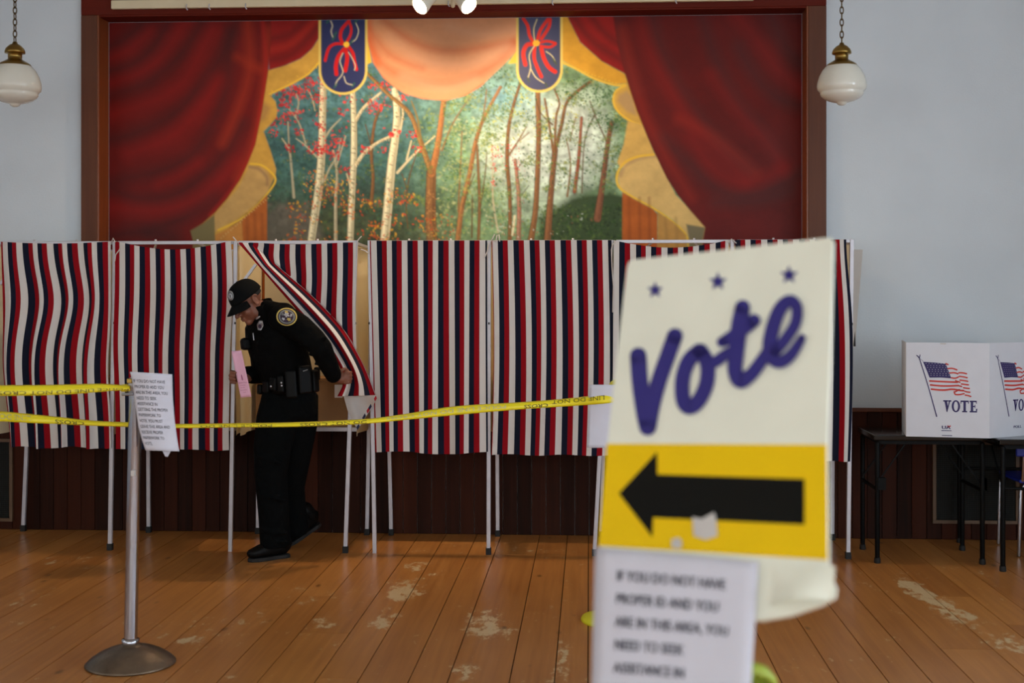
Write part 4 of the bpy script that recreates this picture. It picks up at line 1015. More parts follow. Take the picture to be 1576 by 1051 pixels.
ribbon([(-60, 636, D1-.35, 18), (0, 640.5, D1-.25, 15.5), (40, 643.5, D1-.1, 14), (90, 647, D1, 11), (140, 651, D1+.06, 8), (200, 653.5, D1+.06, 7), (270, 655.5, D1+.1, 6.5), (360, 654.5, D1+.2, 6.5), (460, 653, D1+.3, 7), (560, 648.5, D1+.4, 7.5), (620, 642, D1+.45, 9), (700, 632, D1+.5, 13.5), (800, 624.5, D1+.58, 11), (870, 619.5, D1+.65, 12), (925, 614.5, D2-.05, 14), (948, 612, D2-.035, 14)], 'caution_tape',
       'lower yellow caution tape crossing the whole row of booths behind the stanchion', [
       (.02, 'LINE DO NOT', -.3, .8, .05, M['tapeglare'], True), (.44, 'CROSS', -.48, .8, .04, M['tapeink2'], True), (.80, 'POLICE', -.48, .95, .034, M['tapeink2'], True), (1.04, 'POLICE LINE DO', -.46, .8, .042, M['tapeink'], True),
       (1.47, 'DO NOT CROSS', -.48, .95, .041, M['tapeink2'], True), (1.86, PL, -.22, .62, .042, M['tapeglare'], True), (2.50, 'CROSS', -.45, .7, .04, M['tapeink2'], True), (2.64, 'LINE DO NOT', -.1, .7, .04, M['tapeink'], True)])
# ------------------------------------------------------------------ yellow plastic post behind the sign
b2c = onZ(951, 955); t = thing('barrier_post', 'yellow plastic barrier post mostly hidden behind the large sign, base edge showing', 'post', (b2c.x, b2c.y, 0))
MB().lathe([(.172, 0), (.175, .006), (.17, .016), (.12, .03), (.05, .04), (.03, .05), (0, .05)], (b2c.x, b2c.y, 0), 48).build('round_base', M['yplastic'], t, smooth=True)
zt = P(946, 598, 6.12).z
MB().loft([(b2c.x, b2c.y, .045), (b2c.x, b2c.y, zt)], .024, n=24).build('post', M['yplastic'], t, smooth=False)
MB().ellipsoid((b2c.x, b2c.y, zt), ((.046, 0, 0), (0, .046, 0), (0, 0, .046)), 28, 18).build('ball_cap', M['yplastic'], t, smooth=True)
def sheet2(u, v):
    x = 907+u*66; y = 592+v*97; 
    return P(x-(4*v*(1-u)), y, 6.02-.02*math.sin(math.pi*u)-.04*max(0, v-.5)*(1-u))
pp = MB().grid(sheet2, 14, 16).build('paper_notice', M['paper'], None, smooth=True, solid=.0008)
tag(pp, 'blank looking white sheet hanging on the post beside the left edge of the large sign', 'notice')
# ------------------------------------------------------------------ foreground sign on its stand
def solve_quad(q, scale):
    a = [ray(*p) for p in q]; A = np.array([[-a[1][k], a[2][k], -a[3][k]] for k in range(3)]); d = np.linalg.solve(A, [-a[0][k] for k in range(3)])
    return [EYEV+r*k*scale for r, k in zip(a, (1, *d))]
q4 = solve_quad([(963, 401), (1281, 366), (1275, 863), (922, 841)], 2.45)
nrm = (q4[1]-q4[0]).cross(q4[3]-q4[0]).normalized()
if nrm.dot(FV) > 0: nrm = -nrm                                   # towards the camera
def onS(x, y, lift=0):
    r = ray(x, y); k = (q4[0]-EYEV).dot(nrm)/r.dot(nrm); return EYEV+r*k+nrm*lift
dS = (onS(1090, 860)-EYEV).dot(FV)
pc_ = onS(1092, 800, -.06)
t = thing('direction_sign', 'large blurred white and yellow sign with arrow pointing left, nearest the camera', 'sign', (pc_.x, pc_.y, 0))
out = [(965, 412), (968, 403), (976, 399.5), (1120, 384), (1270, 366), (1279, 366), (1282, 372), (1278, 520), (1273, 684), (1274, 862), (1279, 890), (1286, 905), (1284, 920), (1262, 932), (1215, 948), (1172, 955), (1100, 952), (915, 935), (922, 841), (935, 683), (948, 560)]
MB().prism([onS(x, y) for x, y in out], -nrm*.006).build('sign_panel', M['boardwhite'], t)
MB().prism([onS(x, y, .0015) for x, y in ((935, 683), (1272.5, 684.5), (1274.5, 862), (922, 840))], -nrm*.001).build('yellow_band', M['signyellow'], t)
MB().prism([onS(x, y, .003) for x, y in ((954, 760), (1012, 697), (1012.5, 731), (1239, 738), (1239, 808), (1006, 797), (1005, 827))], -nrm*.001).build('arrow', M['signblack'], t)
def strokes(name, ls, m, lift=.002):
    mb = MB()
    for k_i, (pts, w) in enumerate(ls):
        v, f = stroke2d(pts, [q*1.16 for q in w] if hasattr(w, '__len__') else w*1.16); mb.add([onS(a, b, lift+.0006*k_i) for a, b in v], f)
    return mb.build(name, m, t)
K = lambda l: [(880+x/2.765, 340+y/2.765) for x, y in l]
strokes('lettering', [(K([(285, 575), (292, 680), (308, 800), (325, 878)]), [22, 22, 22, 23]), (K([(328, 878), (345, 790), (375, 680), (410, 580), (442, 492)]), [22, 21, 21, 21, 21]),
    (K([(545, 556), (500, 600), (475, 680), (478, 765), (505, 795), (545, 765), (578, 690), (580, 610), (552, 556)]), 20), (K([(572, 600), (610, 605), (655, 575), (700, 555)]), 15),
    (K([(732, 372), (718, 450), (706, 560), (700, 640), (722, 685), (765, 660), (805, 610), (838, 560)]), [20, 22, 21, 20, 20, 18, 17, 16]), (K([(645, 520), (700, 490), (782, 428)]), [14, 18, 17]),
    (K([(872, 560), (915, 510), (958, 440), (964, 375), (935, 345), (893, 380), (862, 460), (848, 540), (862, 590), (895, 605), (940, 575), (985, 505)]), [15, 15, 15, 15, 16, 18, 19, 19, 18, 17, 15, 11])], M['signblue'])
mb = MB()
for cx_, cy_, r_ in ((1009, 447, 13), (1105.5, 434, 14.5), (1215, 424, 14.5)):
    mb = MB(); pl = [onS(cx_+(r_ if k % 2 == 0 else r_*.42)*math.sin(k*math.pi/5), cy_-(r_ if k % 2 == 0 else r_*.42)*math.cos(k*math.pi/5), .002) for k in range(10)]
    mb.prism(pl, -nrm*.0005); mb.build('star', M['signblue'], t)
for pl in ([(1068, 797), (1082, 800), (1101, 790), (1104, 799), (1106, 826), (1088, 832), (1070, 826)], [(1036, 832), (1046, 828), (1052, 834), (1050, 846), (1036, 844)]):
    MB().prism([onS(x, y, .005) for x, y in pl], -nrm*.001).build('sticker_remnant', M['label'], t)
# curled lower right corner
def curl(u, v):
    a = onS(1195+u*92-8*v*v, 872+v*52+10*(1-u)*v, .004+.02*math.sin(math.pi*u)*v); return a
MB().grid(curl, 12, 10).build('curled_corner', M['boardwhite'], t, smooth=True)
MB().loft([(pc_.x, pc_.y, .02), (pc_.x, pc_.y, 1.02), pc_+ZV*.02], .014, n=18).build('stand_pole', M['blackmetal'], t, smooth=False)
MB().beam(onS(1095, 700, -.024), onS(1092, 930, -.024), .02).build('stand_bracket', M['blackmetal'], t)
MB().lathe([(.17, 0), (.17, .012), (.03, .03), (.016, .06)], (pc_.x, pc_.y, 0), 40).build('stand_base', M['blackmetal'], t, smooth=True)
# loop of yellow-green tape tied to the stand
g = P(1152, 1064, dS+.09); t2 = MB(); rn = random.Random(4)
for k in range(7):
    ph = rn.random()*3; rr_ = .016+k*.0045; pts = []
    for q in range(15):
        a = 2*math.pi*q/14; pts.append(g+RV*rr_*math.cos(a)*(1+.2*math.sin(ph))+ZV*(rr_*1.0*math.sin(a))+FV*.02*math.sin(a*1+ph))
    t2.loft(pts, .005, .014, n=6, caps=False)
tk = t2.build('tape_bow', mat('green_yellow_tape', (158, 172, 52), .5), None, smooth=True)
tag(tk, 'blurred wad of yellow green tape behind the lower notice of the large sign', 'tape')
def sheet3(u, v):
    x = 921-6*v+u*(251+0*v)-u*8*v; y = (845+22*u)+v*230
    return onS(x, y, .009+.004*math.sin(math.pi*u))
pp = MB().grid(sheet3, 12, 14).build('paper_notice', M['paper'], None, smooth=True, solid=.0008)
tag(pp, 'large blurred printed notice taped below the arrow of the nearest sign', 'notice')
tx = MB()
for i, s in enumerate(['IF YOU DO NOT HAVE', 'PROPER ID AND YOU', 'ARE IN THIS AREA, YOU', 'NEED TO SEEK', 'ASSISTANCE IN', 'GETTING THE PROPER']):
    put_text(tx, s, lambda a, b: Vector(sheet3(a, b))-FV*.003, .0655, -.098, .135, .205+i*.153, bold=.004)
tx.build('printed_text', M['inkblur'], pp)

# ------------------------------------------------------------------ folding tables, carton booth, chair
ZT = .735
def ftable(name, label, x0, x1, y0, y1, legs_axis, i=.045):
    t = thing(name, label, 'table', ((x0+x1)/2, (y0+y1)/2, 0), 'black folding tables')
    MB().box((x0, y0, ZT-.032), (x1, y1, ZT)).build('tabletop', M['tabletop'], t, bevel=.006)
    MB().box((x0+.03, y0+.03, ZT-.055), (x1-.03, y1-.03, ZT-.031)).build('apron', M['blackmetal'], t)
    for x in (x0+i, x1-i):
        for y in (y0+i, y1-i):
            l = MB().capsule([(x, y, .02), (x, y, ZT-.05)], .014, n=12).build('leg', M['blackmetal'], t, smooth=True)
            MB().lathe([(.017, 0), (.019, .006), (.017, .03)], (x, y, 0), 14).build('glide', M['rubber'], l, smooth=True)
    if legs_axis == 'Y':
        for x in (x0+i, x1-i):
            MB().capsule([(x, y0+i, .42), (x, y1-i, .42)], .01, n=8).build('crossbar', M['blackmetal'], t, smooth=True)
            s = 1 if x < (x0+x1)/2 else -1
            MB().beam((x, y0+i+.02, .45), (x+s*.16, y0+i+.03, ZT-.06), .008).build('brace', M['blackmetal'], t)
            MB().box((x-.02*s if s < 0 else x, y0+i-.02, .42), (x+.045 if s > 0 else x+.02, y0+i+.02, .49)).build('brace_lock', M['blackmetal'], t)
            MB().beam((x, y1-i-.02, .45), (x+s*.16, y1-i-.02, ZT-.06), .008).build('brace', M['blackmetal'], t)
    else:
        for y in (y0+i, y1-i):
            MB().capsule([(x0+i, y, .46), (x1-i, y, .46)], .01, n=8).build('crossbar', M['blackmetal'], t, smooth=True)
        for x in (x0+i, x1-i): MB().beam((x, y0+i, .46), (x, y0+i+.2, ZT-.06), .008).build('brace', M['blackmetal'], t)
    return t
lx = onZ(1350, 866).x; ly = onZ(1350, 866).y; rx2 = onZ(1543, 879)
ftable('folding_table', 'black folding table at the wall end, carrying the white cardboard voting screen', lx-.025, rx2.x-.03, ly-.03, ly+.42, 'Y', .025)
ftable('folding_table', 'black folding table cut by the right photo edge, its leg nearest the camera', rx2.x-.025, rx2.x+.74, rx2.y-.03, YW-.09, 'X', .025)
# tabletop voting screen
A0 = onZ(1396, 671.5, ZT); Bc = Vector(onZ(1523, 674.5, ZT))
dirA = (Bc-A0); wA = dirA.length; dirA.normalize(); HC = P(1396, 527, (A0-EYEV).dot(FV)).z-ZT
right = (RV*.86+FV*.50).normalized()
t = thing('cardboard_voting_screen', 'white tabletop cardboard voting screen printed with flags and VOTE, on the black table', 'voting screen', tuple(Bc))
def panel(o, d, w, name):
    n = d.cross(ZV).normalized()
    if n.dot(FV) > 0: n = -n
    MB().prism([o, o+d*w, o+d*w+ZV*HC, o+ZV*HC], -n*.005).build(name, M['carton'], t)
    def at(a, b, l=.001): return o+d*(a*w)+ZV*(b*HC)+n*l
    return at
fa = panel(A0, dirA, wA, 'front_panel'); fb = panel(Bc, right, wA, 'side_panel')
bk = A0+(right*wA); panel(A0, (right*.3+FV*.95).normalized(), wA*.9, 'rear_panel')
def prints(at, second=False):
    # coordinates from the 1150x1051 enlargement: panel spans x 33..828, y 30..940
    X = lambda x: (x-33)/795.; Yv = lambda y: 1-(y-32)/905.
    def Sx(mb, pts, w):
        v, f = stroke2d([(x, y) for x, y in pts], w, 4); mb.add([at(X(a), Yv(b)) for a, b in v], f)
    pb = MB(); Sx(pb, [(152, 180), (235, 440), (320, 738)], [9, 10, 12]); Sx(pb, [(125, 155), (140, 165), (152, 180), (160, 150)], [8, 10, 10, 8]); Sx(pb, [(150, 178), (190, 212)], 3)
    pb.build('printed_flagpole', M['flagblue'], t)
    cn = MB(); cn.add([at(X(a), Yv(b)) for a, b in ((188, 216), (300, 222), (408, 232), (435, 300), (462, 372), (360, 366), (252, 368), (220, 290))], [(0, 1, 2, 3, 4, 5, 6, 7)])
    co_ = cn.build('printed_canton', M['flagblue'], t)
    sw = MB()
    for r in range(7):
        for c in range(8):
            a = 218+c*29+r*8+(8 if r % 2 else 0); b = 232+r*19
            if a > 440+(r-5)*8: continue
            sw.add([at(X(a+3.2*math.cos(k*1.257)), Yv(b+3.2*math.sin(k*1.257)), .0016) for k in range(5)], [(0, 1, 2, 3, 4)])
    sw.build('printed_stars', M['carton'], co_)
    rs = MB()
    for pts in ([(255, 400), (370, 404), (510, 408)], [(262, 438), (390, 446), (530, 440)], [(270, 478), (380, 486), (470, 476), (545, 486), (580, 488)]): Sx(rs, pts, 17)
    for pts in ([(410, 232), (430, 240)], [(425, 280), (470, 276), (515, 290)], [(440, 322), (490, 318), (525, 328)], [(460, 366), (500, 370), (530, 358)], [(535, 318), (570, 318), (608, 326)], [(540, 352), (580, 356), (614, 364)],
                [(545, 388), (585, 392), (620, 398)], [(560, 424), (590, 428), (626, 432)], [(580, 460), (605, 464), (634, 466)], [(592, 494), (615, 500), (640, 502)], [(596, 530), (622, 534), (648, 542)],
                [(520, 400), (545, 408)], [(525, 440), (560, 448)], [(490, 500), (500, 524), (540, 526), (585, 516)], [(540, 478), (500, 500)], [(505, 392), (520, 410)]): Sx(rs, pts, 14)
    rs.build('printed_stripes', M['flagred'], t)
    lt = MB()
    def bar(a, b, w): Sx(lt, [a, b], w)
    def rc(x0, y0, x1, y1): lt.add([at(X(x), Yv(y)) for x, y in ((x0, y1), (x1, y1), (x1, y0), (x0, y0))], [(0, 1, 2, 3)])
    def pg(*q): lt.add([at(X(x), Yv(y)) for x, y in q], [tuple(range(len(q)))])
    y0, y1 = 582, 694
    pg((395, y0+4), (420, y0+4), (432, 660), (424, 694), (416, 694)); pg((424, 694), (416, 690), (440, y0+4), (452, y0+4)); rc(384, y0, 430, y0+13); rc(432, y0, 462, y0+13)
    # O with heavier sides
    n = 24; ou = [(506+41*math.cos(k*2*math.pi/n), 638+58*math.sin(k*2*math.pi/n)) for k in range(n)]; inn = [(506+20*math.cos(k*2*math.pi/n), 638+45*math.sin(k*2*math.pi/n)) for k in range(n)]
    lt.add([at(X(a), Yv(b)) for a, b in ou+inn], [(k, (k+1) % n, n+(k+1) % n, n+k) for k in range(n)])
    rc(578, y0, 602, y1); rc(550, y0, 630, y0+15); rc(550, y0, 558, 612); rc(622, y0, 630, 612); rc(566, y1-13, 614, y1)
    rc(648, y0, 672, y1); rc(638, y0, 706, y0+14); rc(638, y1-14, 706, y1); rc(698, y0, 706, 610); pg((698, y1), (698, 660), (711, 656), (708, y1)); rc(672, 631, 690, 643); rc(686, 620, 692, 654)
    lt.build('printed_word', M['flagblue'], t)
    sm = MB()
    if not second:
        put_text(sm, 'UA', lambda a, b: at(a, b), 62/795, 46/905, X(366), Yv(858), bold=.006)
        for s_, yy, xx in (('1-800-555-0132', 878, 366), ('WWW.VOTE.ORG', 924, 372)): pass
        for yy, xx in ((873, 368), (920, 374)):
            x = xx
            for wseg in (5, 18, 4, 20, 5, 22, 5, 18): Sx(sm, [(x, yy), (x+wseg*.6, yy)], 7); x += wseg*.6+5
        sm.build('printed_small_words', M['flagblue'], t)
        hs = MB(); Sx(hs, [(428, 828), (440, 834), (452, 828)], 12); Sx(hs, [(434, 836), (440, 842)], 9); hs.build('printed_mark', M['flagred'], t)
    else:
        put_text(sm, 'POLL', lambda a, b: at(a, b), 52/795, 36/905, X(388), Yv(858), bold=.005); sm.build('printed_small_words', M['flagblue'], t)
prints(fa); prints(fb, True)
MB().prism([fa(.40, .985, .0012), fa(.47, .98, .0012), fa(.48, .995, .0012), fa(.41, .998, .0012)], dirA.cross(ZV)*.0002).build('clear_tape', M['label'], t)
# chair behind the second table
cl = onZ(1568, 858); t = thing('stacking_chair', 'blue chair with chrome legs, mostly hidden under the right black table', 'chair', (cl.x+.2, cl.y+.2, 0))
for dx, dy in ((0, 0), (.42, 0), (0, .38), (.42, .38)):
    MB().capsule([(cl.x+dx, cl.y+dy, .012), (cl.x+dx+(.012 if dx == 0 else -.012), cl.y+dy, .40), (cl.x+dx+(.04 if dx == 0 else -.04), cl.y+dy, .435)], .0115, n=10).build('leg', M['chrome'], t, smooth=True)
MB().box((cl.x+.0, cl.y-.01, .435), (cl.x+.42, cl.y+.4, .455)).build('seat', M['blueplastic'], t, bevel=.008)
for dx in (.02, .4): MB().capsule([(cl.x+dx, cl.y-.005, .45), (cl.x+dx, cl.y-.04, .66)], .01, n=8).build('back_post', M['chrome'], t, smooth=True)
MB().box((cl.x-.03, cl.y-.05, .595), (cl.x+.45, cl.y-.03, .675)).build('backrest', M['blueplastic'], t, bevel=.008)

# ------------------------------------------------------------------ the officer
from mathutils.bvhtree import BVHTree
pel = P(446, 600, 7.58)
fwd = (RV*-.62+FV*-.52+ZV*-.56).normalized()
person = thing('person', 'police officer in black uniform and cap stepping out of the open booth', 'person', (pel.x, pel.y, 0))
up_ = (ZV-fwd*fwd.dot(ZV)).normalized(); up_ = (up_-RV*.17); up_ = (up_-fwd*fwd.dot(up_)).normalized(); sd = fwd.cross(up_)      # person's right side
HCEN = P(382, 463, 7.47)
def H(x, y, z): return HCEN+sd*x+fwd*y+up_*z
def HV(x, y, z): return sd*x+fwd*y+up_*z
LS = P(438, 489, 7.40); RS = P(400, 497, 7.66)
shax = (RS-LS).normalized()
# ---- body: one continuous skin
B_ = MB()
def el(mb, c, r): mb.ellipsoid(H(*c), (HV(r[0], 0, 0), HV(0, r[1], 0), HV(0, 0, r[2])), 20, 14)
el(B_, (0, -.010, .03), (.071, .086, .084)); el(B_, (0, .022, -.035), (.060, .072, .08)); el(B_, (0, .066, -.098), (.027, .024, .022))
for s in (-1, 1):
    el(B_, (s*.036, .056, -.038), (.027, .028, .03)); el(B_, (s*.012, .101, -.036), (.009, .010, .008))
    el(B_, (s*.045, .01, -.075), (.018, .035, .03)); el(B_, (s*.031, .076, -.002), (.016, .010, .009))
    # ear: rim and lobe with a hollow
    pts = [(s*.080, -.012+.019*math.cos(a), -.004+.030*math.sin(a)) for a in np.linspace(-2.4, 2.7, 12)]
    B_.loft([H(*p) for p in pts], .0052, n=8); el(B_, (s*.075, -.010, -.006), (.005, .015, .024)); el(B_, (s*.078, .002, -.03), (.006, .008, .009)); el(B_, (s*.079, .007, -.004), (.004, .005, .008))
el(B_, (0, .078, .02), (.052, .018, .013))
B_.capsule([H(0, .088, .008), H(0, .103, -.018), H(0, .112, -.034)], [.008, .010, .0125], n=12)
el(B_, (0, .091, -.064), (.024, .009, .0062)); el(B_, (0, .089, -.0765), (.021, .010, .0065))
B_.loft([H(0, .0, -.05), H(0, -.035, -.09), P(406, 480, 7.5), P(414, 492, 7.52)], [.058, .056, .058, .075], n=20)
# trunk and limbs inside the clothes
SH = P(416, 497, 7.53)
B_.loft([P(412, 486, 7.51), SH, P(428, 530, 7.56), P(442, 575, 7.58), P(446, 612, 7.58)], [.06, .16, .15, .13, .14], [.06, .09, .10, .09, .10], 20, side=shax)
LE = P(494, 536, 7.33); LWr = P(517, 582, 7.44)
RE = P(404, 575, 7.74); RW = P(377, 582, 7.52)
B_.capsule([LS, LE], [.045, .038]); B_.capsule([LE, LWr, P(524, 583, 7.46)], [.036, .028, .029])
B_.capsule([RS, RE], [.045, .038]); B_.capsule([RE, RW], [.036, .027])
FH = (P(433, 622, 7.55), P(417, 718, 7.49), P(422, 842, 7.55)); RH = (P(459, 622, 7.68), P(453, 716, 7.72), P(456, 814, 7.86))
for l in (FH, RH): B_.capsule([l[0], l[1], l[1].lerp(l[2], .8)], [.08, .055, .035], n=14)
# left hand grasping the curtain edge
hd = 7.46
B_.capsule([P(522, 583, hd), P(531, 582, hd)], [.028, .033], [.02, .022], side=ZV)
for k in range(4):
    y = 573.5+5.0*k; q = (0, .4, .3, -.8)[k]
    B_.capsule([P(531, y+1, hd-.006), P(537.5+q, y, hd-.012), P(540.5+q, y-.5, hd+.012), P(535+q, y-1, hd+.03)], [.0098, .0092, .0086, .0078], n=10)
B_.capsule([P(521, 578, hd-.012), P(525, 570.5, hd-.022), P(530.5, 567.5, hd-.018), P(535, 570, hd-.004)], [.0125, .0115, .0100, .0085], n=10)
# right hand holding the pink sheet
h2 = 7.505
B_.capsule([P(375, 583, h2), P(364, 580, h2)], [.026, .032], [.018, .02], side=ZV)
for k in range(4):
    y = 571.5+5.3*k; q = (1.5, 0, .2, 1.6)[k]
    B_.capsule([P(360, y+1, h2-.004), P(354+q, y, h2-.02), P(353.5+q, y+1, h2-.045), P(361+q, y+2.0, h2-.062)], [.0095, .009, .0084, .0076], n=10)
B_.capsule([P(368, 573, h2-.005), P(364, 565, h2-.012), P(363, 557.5, h2-.02)], [.012, .0105, .0085], n=10)
body = remeshed(B_, 'body', M['skin'], person, .0042, 2, .5)
for s in (-1, 1):
    e = MB(); e.ellipsoid(H(s*.031, .079, -.004), (HV(.012, 0, 0), HV(0, .0105, 0), HV(0, 0, .0075)), 16, 10); eo = e.build('eye', M['eyew'], person, smooth=True)
    e = MB(); e.ellipsoid(H(s*.031, .0865, -.007), (HV(.005, 0, 0), HV(0, .0035, 0), HV(0, 0, .005)), 12, 8); e.build('pupil', M['hair'], eo, smooth=True)
    MB().capsule([H(s*.014, .093, .012), H(s*.032, .091, .017), H(s*.048, .078, .012)], [.0035, .004, .0025], n=8).build('eyebrow', M['hair'], person, smooth=True)
hr = MB()
def hairf(u, v):
    az = 2*math.pi*u; th = 1.12+v*.72
    return H(.0745*math.sin(th)*math.cos(az), -.010+.088*math.sin(th)*math.sin(az) if math.sin(az) < .05 else -.010+.088*.05*math.sin(th), .03+.086*math.cos(th))
hr.grid(hairf, 40, 8); hr.build('hair', M['hair'], person, smooth=True, solid=.004)
# ---- shirt
S_ = MB()
S_.loft([P(404, 475, 7.50), P(412, 487, 7.51), SH, P(422, 518, 7.545), P(430, 545, 7.565), P(440, 572, 7.58), P(446, 592, 7.58), P(447, 604, 7.58)],
        [.066, .10, .195, .205, .20, .178, .166, .165], [.062, .085, .125, .15, .15, .138, .13, .13], 28, side=shax, power=2.3)
S_.capsule([LS+ZV*-.005-RV*.01, P(462, 505, 7.36), P(483, 523, 7.34), LE], [.085, .078, .069, .064], n=18)
S_.capsule([LE, P(505, 560, 7.38), P(513, 577, 7.42)], [.064, .056, .047], n=18)
S_.capsule([RS, P(401, 530, 7.71), RE], [.082, .07, .062], n=18); S_.capsule([RE, P(389, 577, 7.63), P(380, 576, 7.565)], [.06, .054, .048], n=18)
S_.capsule([P(411, 473, 7.48), P(424, 479, 7.44), P(436, 484, 7.41)], [.045, .055, .072], n=14)
# folds in the sleeve and flank
for a, b, r in (((470, 530, 7.29), (500, 520, 7.28), .012), ((478, 545, 7.30), (507, 545, 7.30), .012), ((486, 560, 7.33), (511, 557, 7.335), .010), ((452, 512, 7.30), (478, 505, 7.30), .012)):
    S_.capsule([P(*a), P((a[0]+b[0])/2, (a[1]+b[1])/2+2, a[2]-.006), P(*b)], r, n=8)
shirt = remeshed(S_, 'uniform_jacket', M['uniform'], person, .0075, 4, .5)
def world_bvh(o):
    off = LOC[o]; vs = [v.co+off for v in o.data.vertices]; return BVHTree.FromPolygons(vs, [tuple(p.vertices) for p in o.data.polygons])
bs = world_bvh(shirt)
# collar
cb = MB()
for s in (0, 1):
    pts = [(400, 479), (398, 486), (396, 493)] if s else [(414, 474), (409, 483), (400, 492)]
cb.loft([P(401, 466, 7.49), P(404, 474, 7.50), P(409, 485, 7.51)], [.060, .066, .080], [.064, .070, .078], 28, side=shax, caps=False)
cb.build('collar', M['uniform'], person, smooth=True, solid=.006)
# ---- trousers
Tm = MB()
Tm.loft([P(447, 596, 7.58), P(447, 612, 7.58), P(446, 632, 7.59), P(445, 648, 7.59)], [.162, .172, .172, .14], [.132, .14, .142, .11], 28, side=shax, power=2.3)
Tm.loft([P(434, 606, 7.55), P(427, 645, 7.53), P(419, 690, 7.50), P(417, 730, 7.50), P(421, 790, 7.53), P(424, 838, 7.555)], [.112, .122, .108, .094, .088, .088], [.11, .12, .108, .096, .092, .094], 24, side=RV)
Tm.loft([P(460, 606, 7.66), P(459, 645, 7.68), P(452, 700, 7.71), P(446, 750, 7.76), P(450, 790, 7.82), P(455, 818, 7.865)], [.114, .118, .104, .088, .084, .084], [.112, .12, .104, .092, .088, .088], 24, side=RV)
for a, b, r in (((400, 700, 7.41), (432, 712, 7.40), .014), ((402, 760, 7.43), (440, 770, 7.43), .012), ((405, 815, 7.46), (440, 820, 7.46), .014), ((408, 828, 7.47), (440, 833, 7.47), .012), ((410, 660, 7.42), (450, 640, 7.45), .014)):
    Tm.capsule([P(*a), P((a[0]+b[0])/2, (a[1]+b[1])/2+1.5, a[2]-.004), P(*b)], r, n=8)
trs = remeshed(Tm, 'trousers', mat('trouser_cloth', (7, 9, 10), .85, var=.2, bump=1, bscale=8, spec=.08), person, .0085, 4, .5)
bt_ = world_bvh(trs)
# ---- shoes
def shoe(heel, toe, lift, name='shoe'):
    """heel/toe: sole points in the world; lift tilts around the toe"""
    heel, toe = Vector(heel), Vector(toe); d = (toe-heel); L_ = d.length; d.normalize(); sdv = d.cross(ZV).normalized(); u = sdv.cross(d)
    st = [(0, .026, .0), (.04, .034, .0), (.35, .036, 0), (.62, .043, 0), (.85, .040, 0), (.97, .025, 0), (1.0, .012, 0)]
    up = MB(); 
    pr = [(-.01, .032, .080), (.06, .038, .105), (.25, .041, .12), (.42, .043, .108), (.6, .046, .082), (.8, .045, .064), (.94, .036, .052), (1.0, .02, .036)]
    up.loft([heel+d*L_*a+u*(.018+h/2) for a, w, h in pr], [w for a, w, h in pr], [h/2 for a, w, h in pr], 20, side=sdv, power=2.5)
    up.capsule([heel+d*L_*.14+u*.09, heel+d*L_*.17+u*.135], [.05, .052], n=16)
    o = remeshed(up, name, M['leather'], person, .005, 3, .5)
    so = MB(); N_ = 18; pl = []
    ou = [(-.03, .0), (-.01, .028), (.1, .038), (.35, .036), (.6, .045), (.82, .043), (.95, .030), (1.02, .0)]
    out_ = [heel+d*L_*a+sdv*w for a, w in ou]+[heel+d*L_*a-sdv*w for a, w in reversed(ou[1:-1])]
    so.prism(out_, u*.022); so.build('sole', M['rubber'], o, bevel=.004)
    for k in (.34, .42, .50): MB().capsule([heel+d*L_*k+u*(.125-k*.11)+sdv*.02, heel+d*L_*k+u*(.135-k*.11), heel+d*L_*k+u*(.125-k*.11)-sdv*.02], .003, n=6).build('lace', M['uniform'], o, smooth=True)
hl = onZ(443, 857); dirn = (RV*-.80+FV*-.60).normalized()
shoe(Vector((hl.x, hl.y, 0)), Vector((hl.x, hl.y, 0))+dirn*.25, 0)
toe = onZ(441, 843.5); dr = (RV*-.62+FV*-.45+ZV*-.38).normalized()
shoe(Vector((toe.x, toe.y, .004))-dr*.25, Vector((toe.x, toe.y, .004)), 0)
# ---- belt and gear
bl = MB(); bl.loft([P(447, 606, 7.58), P(446.5, 601, 7.58), P(445, 589, 7.58), P(445, 587, 7.58)], [.165, .178, .178, .165], [.133, .147, .147, .133], 36, side=shax, power=2.3)
belt = bl.build('duty_belt', M['leather'], person, smooth=True)
bb_ = world_bvh(belt)
def hit(bv, x, y):
    r = ray(x, y).normalized(); h_ = bv.ray_cast(EYEV, r)
    if h_[0] is None:
        return None, None
    n = h_[1]; n = -n if n.dot(r) > 0 else n
    return h_[0], n
def decal(bv, cx_, cy_, rx_, ry_, rot, lift, name, m, parent, ring=0, shape=None, solid=.0015):
    vs = []; fs = []; n = 28; c, s = math.cos(rot), math.sin(rot)
    rad = [0, .35, .7, 1.0] if not ring else [ring, (1+ring)/2, 1.0]
    for q in rad:
        for k in range(n):
            a = 2*math.pi*k/n; rr_ = q*(shape(a) if shape else 1); u, v = rx_*rr_*math.cos(a), ry_*rr_*math.sin(a); x, y = cx_+u*c-v*s, cy_+u*s+v*c
            h_, nn = hit(bv, x, y)
            if h_ is None: h_ = vs[-1] if vs else P(x, y, 7.4); nn = Vector((0, 0, 0))
            vs.append(h_+nn*lift if nn.length else h_)
    for i in range(len(rad)-1):
        for k in range(n): fs.append((i*n+k, i*n+(k+1) % n, (i+1)*n+(k+1) % n, (i+1)*n+k))
    return MB().add(vs, fs).build(name, m, parent, smooth=True, solid=solid)
pt = decal(bs, 441.5, 488, 14.5, 12.2, .18, .003, 'shoulder_patch', M['patch'], shirt); pt['label'] = 'round gold-edged shoulder patch'
decal(bs, 441.5, 488, 15.8, 13.3, .18, .0045, 'patch_rim', M['gold'], pt, ring=.88)
decal(bs, 441.5, 488, 12.4, 10.4, .18, .0045, 'patch_band', M['greythread'], pt, ring=.82)
